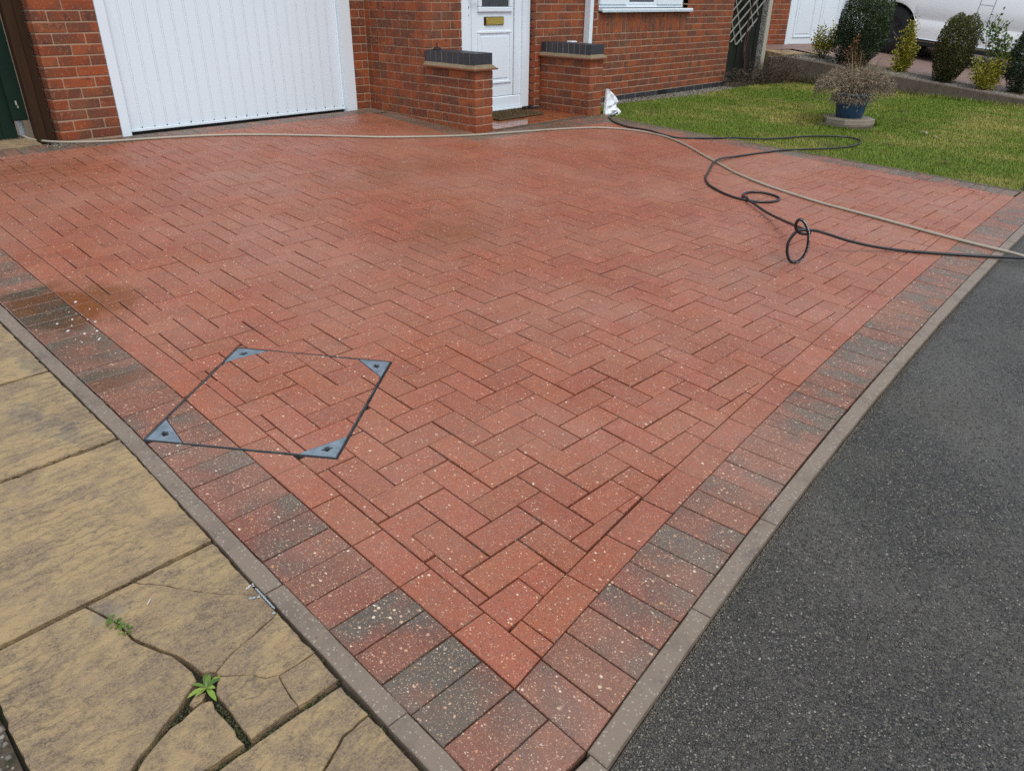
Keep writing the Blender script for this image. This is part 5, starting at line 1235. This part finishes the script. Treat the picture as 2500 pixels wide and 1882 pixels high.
# pot on its stone
pc = Vector((7.90, 2.42, 0)); zb = lawn_z(7.9, 2.42)
st = thing('stone_plinth', 'two stacked stepping stones, octagonal over round, under the blue pot on the lawn', 'plinth', (pc.x, pc.y, zb))
mb = MB(); mb.lathe([(.30, -.05), (.31, .028), (.30, .034)], (pc.x-.05, pc.y+.03, zb), 30); mb.build('round_stone', M_WALLC, st)
mb = MB(); mb.prism(ccw([(pc.x+.27*math.cos(R(45*i+14)), pc.y+.27*math.sin(R(45*i+14))) for i in range(8)]), zb+.0345, zb+.085, .006); mb.build('octagonal_stone', mat_concrete('buff_stone', (.34,.29,.22), (.16,.14,.1), .5, .85), st)
zp = zb+.0855
pt = thing('plant_pot', 'blue glazed plant pot standing on stepping stones in the lawn', 'pot', (pc.x, pc.y, zp))
mb = MB(); mb.lathe([(.126, 0), (.134, .004), (.147, .075), (.161, .16), (.170, .222), (.178, .225), (.180, .246), (.166, .25), (.160, .23), (.15, .20)], (pc.x, pc.y, zp), 40); mb.build('pot', M_POT, pt, True)
mb = MB(); mb.lathe([(.146, .195), (.10, .2), (.02, .205)], (pc.x, pc.y, zp), 20); mb.build('compost', M_SOIL, pt)
hp_ = thing('heather_plant', 'dry grey-brown heather spilling over the blue pot with straw-coloured stalks', 'potted plant', (pc.x, pc.y, zp+.2))
n = 10500; r = np.random.default_rng(51); a = r.uniform(0, 6.283, n); q = np.sqrt(r.random(n)); rad = .06+.36*q
cx_ = np.cos(a)*rad*np.where(np.cos(a)*.69-np.sin(a)*.72 < 0, 1.12, .95); cy_ = np.sin(a)*rad*.9
hz = .10+.16*(1-q**2)+.05*np.sin(a*3)*q+r.normal(0, .04, n)-.03*q*(np.sin(a*2+1) > .2)
P = np.stack([pc.x+cx_, pc.y+cy_, zp+.235+hz-.05], 1); D = np.stack([np.cos(a)*(.2+q), np.sin(a)*(.2+q), .7-.9*q+r.normal(0, .3, n)], 1)+r.normal(0, .6, (n, 3))
L = r.uniform(.02, .05, n); leaves('sprigs', P, D, L, r.uniform(.0035, .0065, n), np.clip(r.beta(2, 2, n), 0, 1), M_HEA, hp_, 52)
n = 380; a = r.uniform(0, 6.283, n); rad = r.uniform(.13, .21, n); P = np.stack([pc.x+np.cos(a)*rad, pc.y+np.sin(a)*rad, zp+r.uniform(.17, .26, n)], 1); D = np.stack([np.cos(a)*.6, np.sin(a)*.6, np.full(n, -1.)], 1)+r.normal(0, .25, (n, 3)); L = r.uniform(.04, .09, n); leaves('hanging_sprigs', P, D, L, r.uniform(.004, .009, n), r.beta(2, 2.5, n)*.8, M_HEA, hp_, 53)
mbs = MB(); rr = random.Random(8)
for i in range(260):
    b = pc+Vector((rr.gauss(0, .06), rr.gauss(0, .06), zp+.2)); an = rr.uniform(0, 6.28); e = pc+Vector((math.cos(an)*.34*rr.random()**.6, math.sin(an)*.32*rr.random()**.6, zp+.27+.12*rr.random())); mbs.tint = rr.random(); mbs.tube([b, b.lerp(e, .5)+Vector((0, 0, .05)), e], .0018, 3, False)
mbs.build('woody_stems', M_TWIG, hp_)
mbs = MB()
for i in range(120):
    u = rr.uniform(-.06, .24) if i < 90 else rr.uniform(-.2, .3); b = pc+Vector((u*.4*.69, -u*.4*.72, zp+.28)); ln = rr.uniform(.06, .22) if rr.random() < .75 else rr.uniform(.2, .42)
    d = Vector((u*1.9*.69+rr.gauss(0, .12), -u*1.9*.72+rr.gauss(0, .12), 1)).normalized(); e = b+Vector((u*.6*.69, -u*.6*.72, 0))+d*ln; mbs.tint = rr.random(); mbs.tube([b, b.lerp(e, .6)+Vector((0,0,.01)), e], [.0022, .0018, .0009], 4, False)
mbs.build('stalks', M_STRAW, hp_)
# russet plant behind
ru = thing('russet_plant', 'upright rust-brown dead flower spike rising behind the potted heather', 'plant', (pc.x+.2, pc.y+.16, zp+.2))
P, D = [], []
for k, (u, hh, m) in enumerate([(-.05, .60, 260), (-.15, .46, 130), (.04, .44, 120), (.10, .34, 80), (-.10, .52, 90)]):
    b = Vector((pc.x+.10, pc.y+.08, zp+.2)); tip = b+Vector((u*.69, -u*.72, hh)); stemW([b, b.lerp(tip, .5)+Vector((.01, 0, 0)), tip], .005, .002, M_TWIG, ru)
    for i in range(m):
        s = .25+.75*rr.random(); c = b.lerp(tip, s); w = .05*(1-s)+.012; P.append((c.x+rr.gauss(0, w), c.y+rr.gauss(0, w), c.z+rr.gauss(0, .015))); D.append((rr.gauss(0, 1), rr.gauss(0, 1), rr.uniform(-.2, 1.2)))
L = rng.uniform(.014, .03, len(P)); leaves('dead_leaves', np.array(P), np.array(D), L, L*.6, rng.random(len(P)), M_RUST, ru, 55)
# fallen leaves on the lawn
def fallen(x, y, s, col, lab, nm='fallen_leaf'):
    mb = MB(); b = Vector((x, y, lawn_z(x, y)+.022))
    for k in range(3 if s > .03 else 1): an = k*2.0+x; leaf_blade(mb, b, (math.cos(an), math.sin(an), .25), (0,0,1), s, s*.6, .5, .9)
    tag(mb.build(nm, col), lab, 'leaf')
M_LF = simple('pale_dead_leaf', (.36,.29,.24), .8, var=.2, scale=50); M_LF2 = simple('brown_dead_leaf', (.16,.06,.025), .8, var=.2, scale=50); M_LF3 = simple('yellow_leaf', (.5,.42,.1), .6, var=.2, scale=50)
fallen(8.09, 1.67, .055, M_LF, 'pale curled dead leaf on the lawn right of the pot, the largest'); fallen(7.94, 1.52, .035, M_LF, 'small pale dead leaf nearer than the large curled one on the lawn'); fallen(7.62, 1.13, .03, M_LF3, 'small yellow leaf on the lawn near the right edge of the photo')
fallen(6.67, 1.06, .04, M_LF2, 'brown leaf lying in the lawn close to the drive edging'); fallen(8.49, 3.95, .03, M_LF, 'pale leaf on the lawn towards the dry bush'); fallen(6.20, 3.52, .03, M_LF3, 'yellowish leaf on the lawn close to the white cloth')
P = np.stack([rng.normal(5.72, .07, 60), rng.normal(4.16, .03, 60), np.full(60, .215)], 1); leaves('leaf_litter', P, rng.normal(0, 1, (60, 3)), rng.uniform(.015, .035, 60), np.full(60, .01), rng.random(60), M_STRAW, None, 60)['kind'] = 'stuff'

# ------------------------------------------------------------------ van
xv = 13.30; slope_v = .10
TV = Matrix.Translation((xv, 4.08, .535)) @ Matrix.Rotation(math.atan(slope_v), 4, 'X')      # local: x across (0 = near side), y along, wheel hub at y=0, ground z=0
van = thing('van', 'silver-white van parked on the neighbour\'s drive behind the shrubs', 'van', TV.translation)
def section(y):
    """near-side outline (z, inset) of the body at y"""
    nose = max(0, (y-.45)/.55); tail = max(0, (-3.75-y)/.25)
    top = 1.92 if y < -.25 else 1.92-(.82*min(1, (y+.25)/.85)) if y < .6 else 1.10-.35*((y-.6)/.45)
    zl = .24
    for yc in (0, -3.0):
        d = abs(y-yc)
        if d < .405: zl = max(zl, .36+math.sqrt(max(0, .405**2-d*d))*.98)
    ins = .05*nose**2*6+.04*tail
    base = [(.0, .02), (.06, .0), (.18, .0), (.22, .012), (.25, .012), (.30, .0), (.5, .0), (.62, .006)]
    pts = [(zl, ins+.012)]
    for z, i in ((.42, .0), (.52, .0), (.56, .014), (.585, .016), (.62, .002), (.78, -.004), (.98, .004), (1.06, .02)):
        pts.append((max(z, zl+.006+.001*len(pts)) if z < top else max(top-.03, zl), ins+i))
    up = max(top, zl+.02)
    pts += [(min(1.12, up-.02) if up > 1.12 else up-.02, ins+.03), (max(min(1.70, up-.12), min(1.12, up-.015)), ins+.03+.12*max(0, (up-1.1)/.8)), (up-.03, ins+.08+.16*max(0, (up-1.1)/.8)), (up, ins+.3)]
    return pts
ysv = sorted(set([round(v, 3) for v in list(np.arange(-4.0, 1.06, .12))+[s+d for s in (0, -3.0) for d in np.linspace(-.404, .404, 17)]]))
mb = MB(); secs = [section(y) for y in ysv]; m = len(secs[0]); Wd = 1.86
vs = []
for y, s in zip(ysv, secs):
    vs += [TV @ Vector((i, y, z)) for z, i in s]+[TV @ Vector((Wd-i, y, z)) for z, i in s[::-1]]
k = 2*m; fs = []
for a in range(len(ysv)-1):
    for b in range(k-1): fs.append((a*k+b, (a+1)*k+b, (a+1)*k+b+1, a*k+b+1))
fs += [tuple(range(k)), tuple((len(ysv)-1)*k+i for i in range(k-1, -1, -1))]
mb.add(vs, fs); body = mb.build('body', M_VAN, van, True, M=Matrix(), keep=True)
body.data.set_sharp_from_angle(angle=R(28))
mb = MB(); mb.box((.10, -3.7, .25), (Wd-.10, .8, 1.0), TV); mb.build('underbody', M_DARK, van, M=Matrix(), keep=True)
for side in (0, 1):
    for yc in (0, -3.0):
        mb = MB(); x0 = .035 if side == 0 else Wd-.255
        prof = [(.20, 0), (.33, .0), (.355, .02), (.36, .06), (.36, .16), (.355, .20), (.33, .22), (.20, .22)]
        mb.lathe(prof, (0,0,0), 36, False); T2 = TV @ Matrix.Translation((x0, yc, .36)) @ Matrix.Rotation(R(90), 4, 'Y'); mb.v = [tuple(T2 @ Vector(v)) for v in mb.v]; wh = mb.build('wheel', M_DARK, van, True, M=Matrix(), keep=True)
        mb = MB(); mb.lathe([(.215, .02), (.20, .035), (.12, .05), (.05, .03), (.001, .03)], (0,0,0), 30, False); T3 = TV @ Matrix.Translation((x0 if side == 0 else x0+.22, yc, .36)) @ Matrix.Rotation(R(90 if side == 0 else -90), 4, 'Y'); mb.v = [tuple(T3 @ Vector(v)) for v in mb.v]; mb.build('wheel_disc', simple('dull_wheel', (.05,.052,.055), .5, metal=.5, var=.1) if 'dull_wheel' not in bpy.data.materials else bpy.data.materials['dull_wheel'], wh, True, M=Matrix(), keep=True)
        for q in range(5):
            mb = MB(); an = q*2*math.pi/5+.3; Tq = T3 @ Matrix.Rotation(an, 4, 'Z'); mb.box((.06, -.022, .028), (.205, .022, .06), Tq, .006); mb.build('spoke', bpy.data.materials['dull_wheel'], wh, M=Matrix(), keep=True)
def vline(pts, w, name, mat, d=.002, parent=None):
    mb = MB(); mb.tube([TV @ Vector(p) for p in pts], w, 5); return mb.build(name, mat, parent or van, M=Matrix(), keep=True)
def sx(y, z):
    s = section(y); zs = [q[0] for q in s]; return float(np.interp(z, zs, [q[1] for q in s]))
for y in (-1.22, -1.42, .0+.52, -2.55): vline([(sx(y, z)-.0015, y, z) for z in (.34, .42, .52, .57, .62, .78, .98, 1.06, 1.12, 1.6)], .0028, 'door_seam', M_DARK)
vline([(sx(-1.22, .86)-.001, -1.42, .865), (sx(-1.22, .86)-.001, -1.22, .865)], .002, 'door_seam', M_DARK)
mb = MB(); mb.prism([(-1.205, .86), (-1.175, .90), (-1.15, 1.02), (-1.15, 1.16), (-1.165, 1.12), (-1.195, .97)][::-1], 0, .02, .004, TV @ Matrix(((0,0,-1,.022), (1,0,0,0), (0,1,0,0), (0,0,0,1)))); mb.build('door_handle', M_DARK, van, M=Matrix(), keep=True)
mb = MB(); mb.box((-.004, -2.58, .255), (.05, -.42, .30), TV, .01); mb.build('sill_trim', M_CHROME, van, M=Matrix(), keep=True)
mb = MB(); mb.box((.004, -2.58, .19), (.06, -.42, .2545), TV, .01); mb.build('lower_sill', M_DARK, van, M=Matrix(), keep=True)
for y0, y1 in ((-.25, -1.18), (-1.46, -2.5), (-2.6, -3.7)):
    mb = MB(); q = [(sx(y0 if y0 < -.3 else -.3, z)-.003, y, z) for y, z in ((y0-.12, 1.15), (y1, 1.15), (y1, 1.66), (y0-.35 if y0 > -.3 else y0-.05, 1.66))]
    qq = [(sx(-1.5, z)-.003, y, z) for _, y, z in q]; mb.add([TV @ Vector(v) for v in qq]+[TV @ Vector((v[0]+.01, v[1], v[2])) for v in qq], [(0,1,2,3), (7,6,5,4), (0,4,5,1), (1,5,6,2), (2,6,7,3), (3,7,4,0)]); mb.build('side_window', M_GLASS, van, M=Matrix(), keep=True)
mb = MB(); mb.box((.12, -4.06, .28), (Wd-.12, -3.95, .55), TV, .03); mb.box((.12, .98, .25), (Wd-.12, 1.12, .55), TV, .03); mb.build('bumper', M_VAN, van, M=Matrix(), keep=True)
bpy.context.view_layer.update()
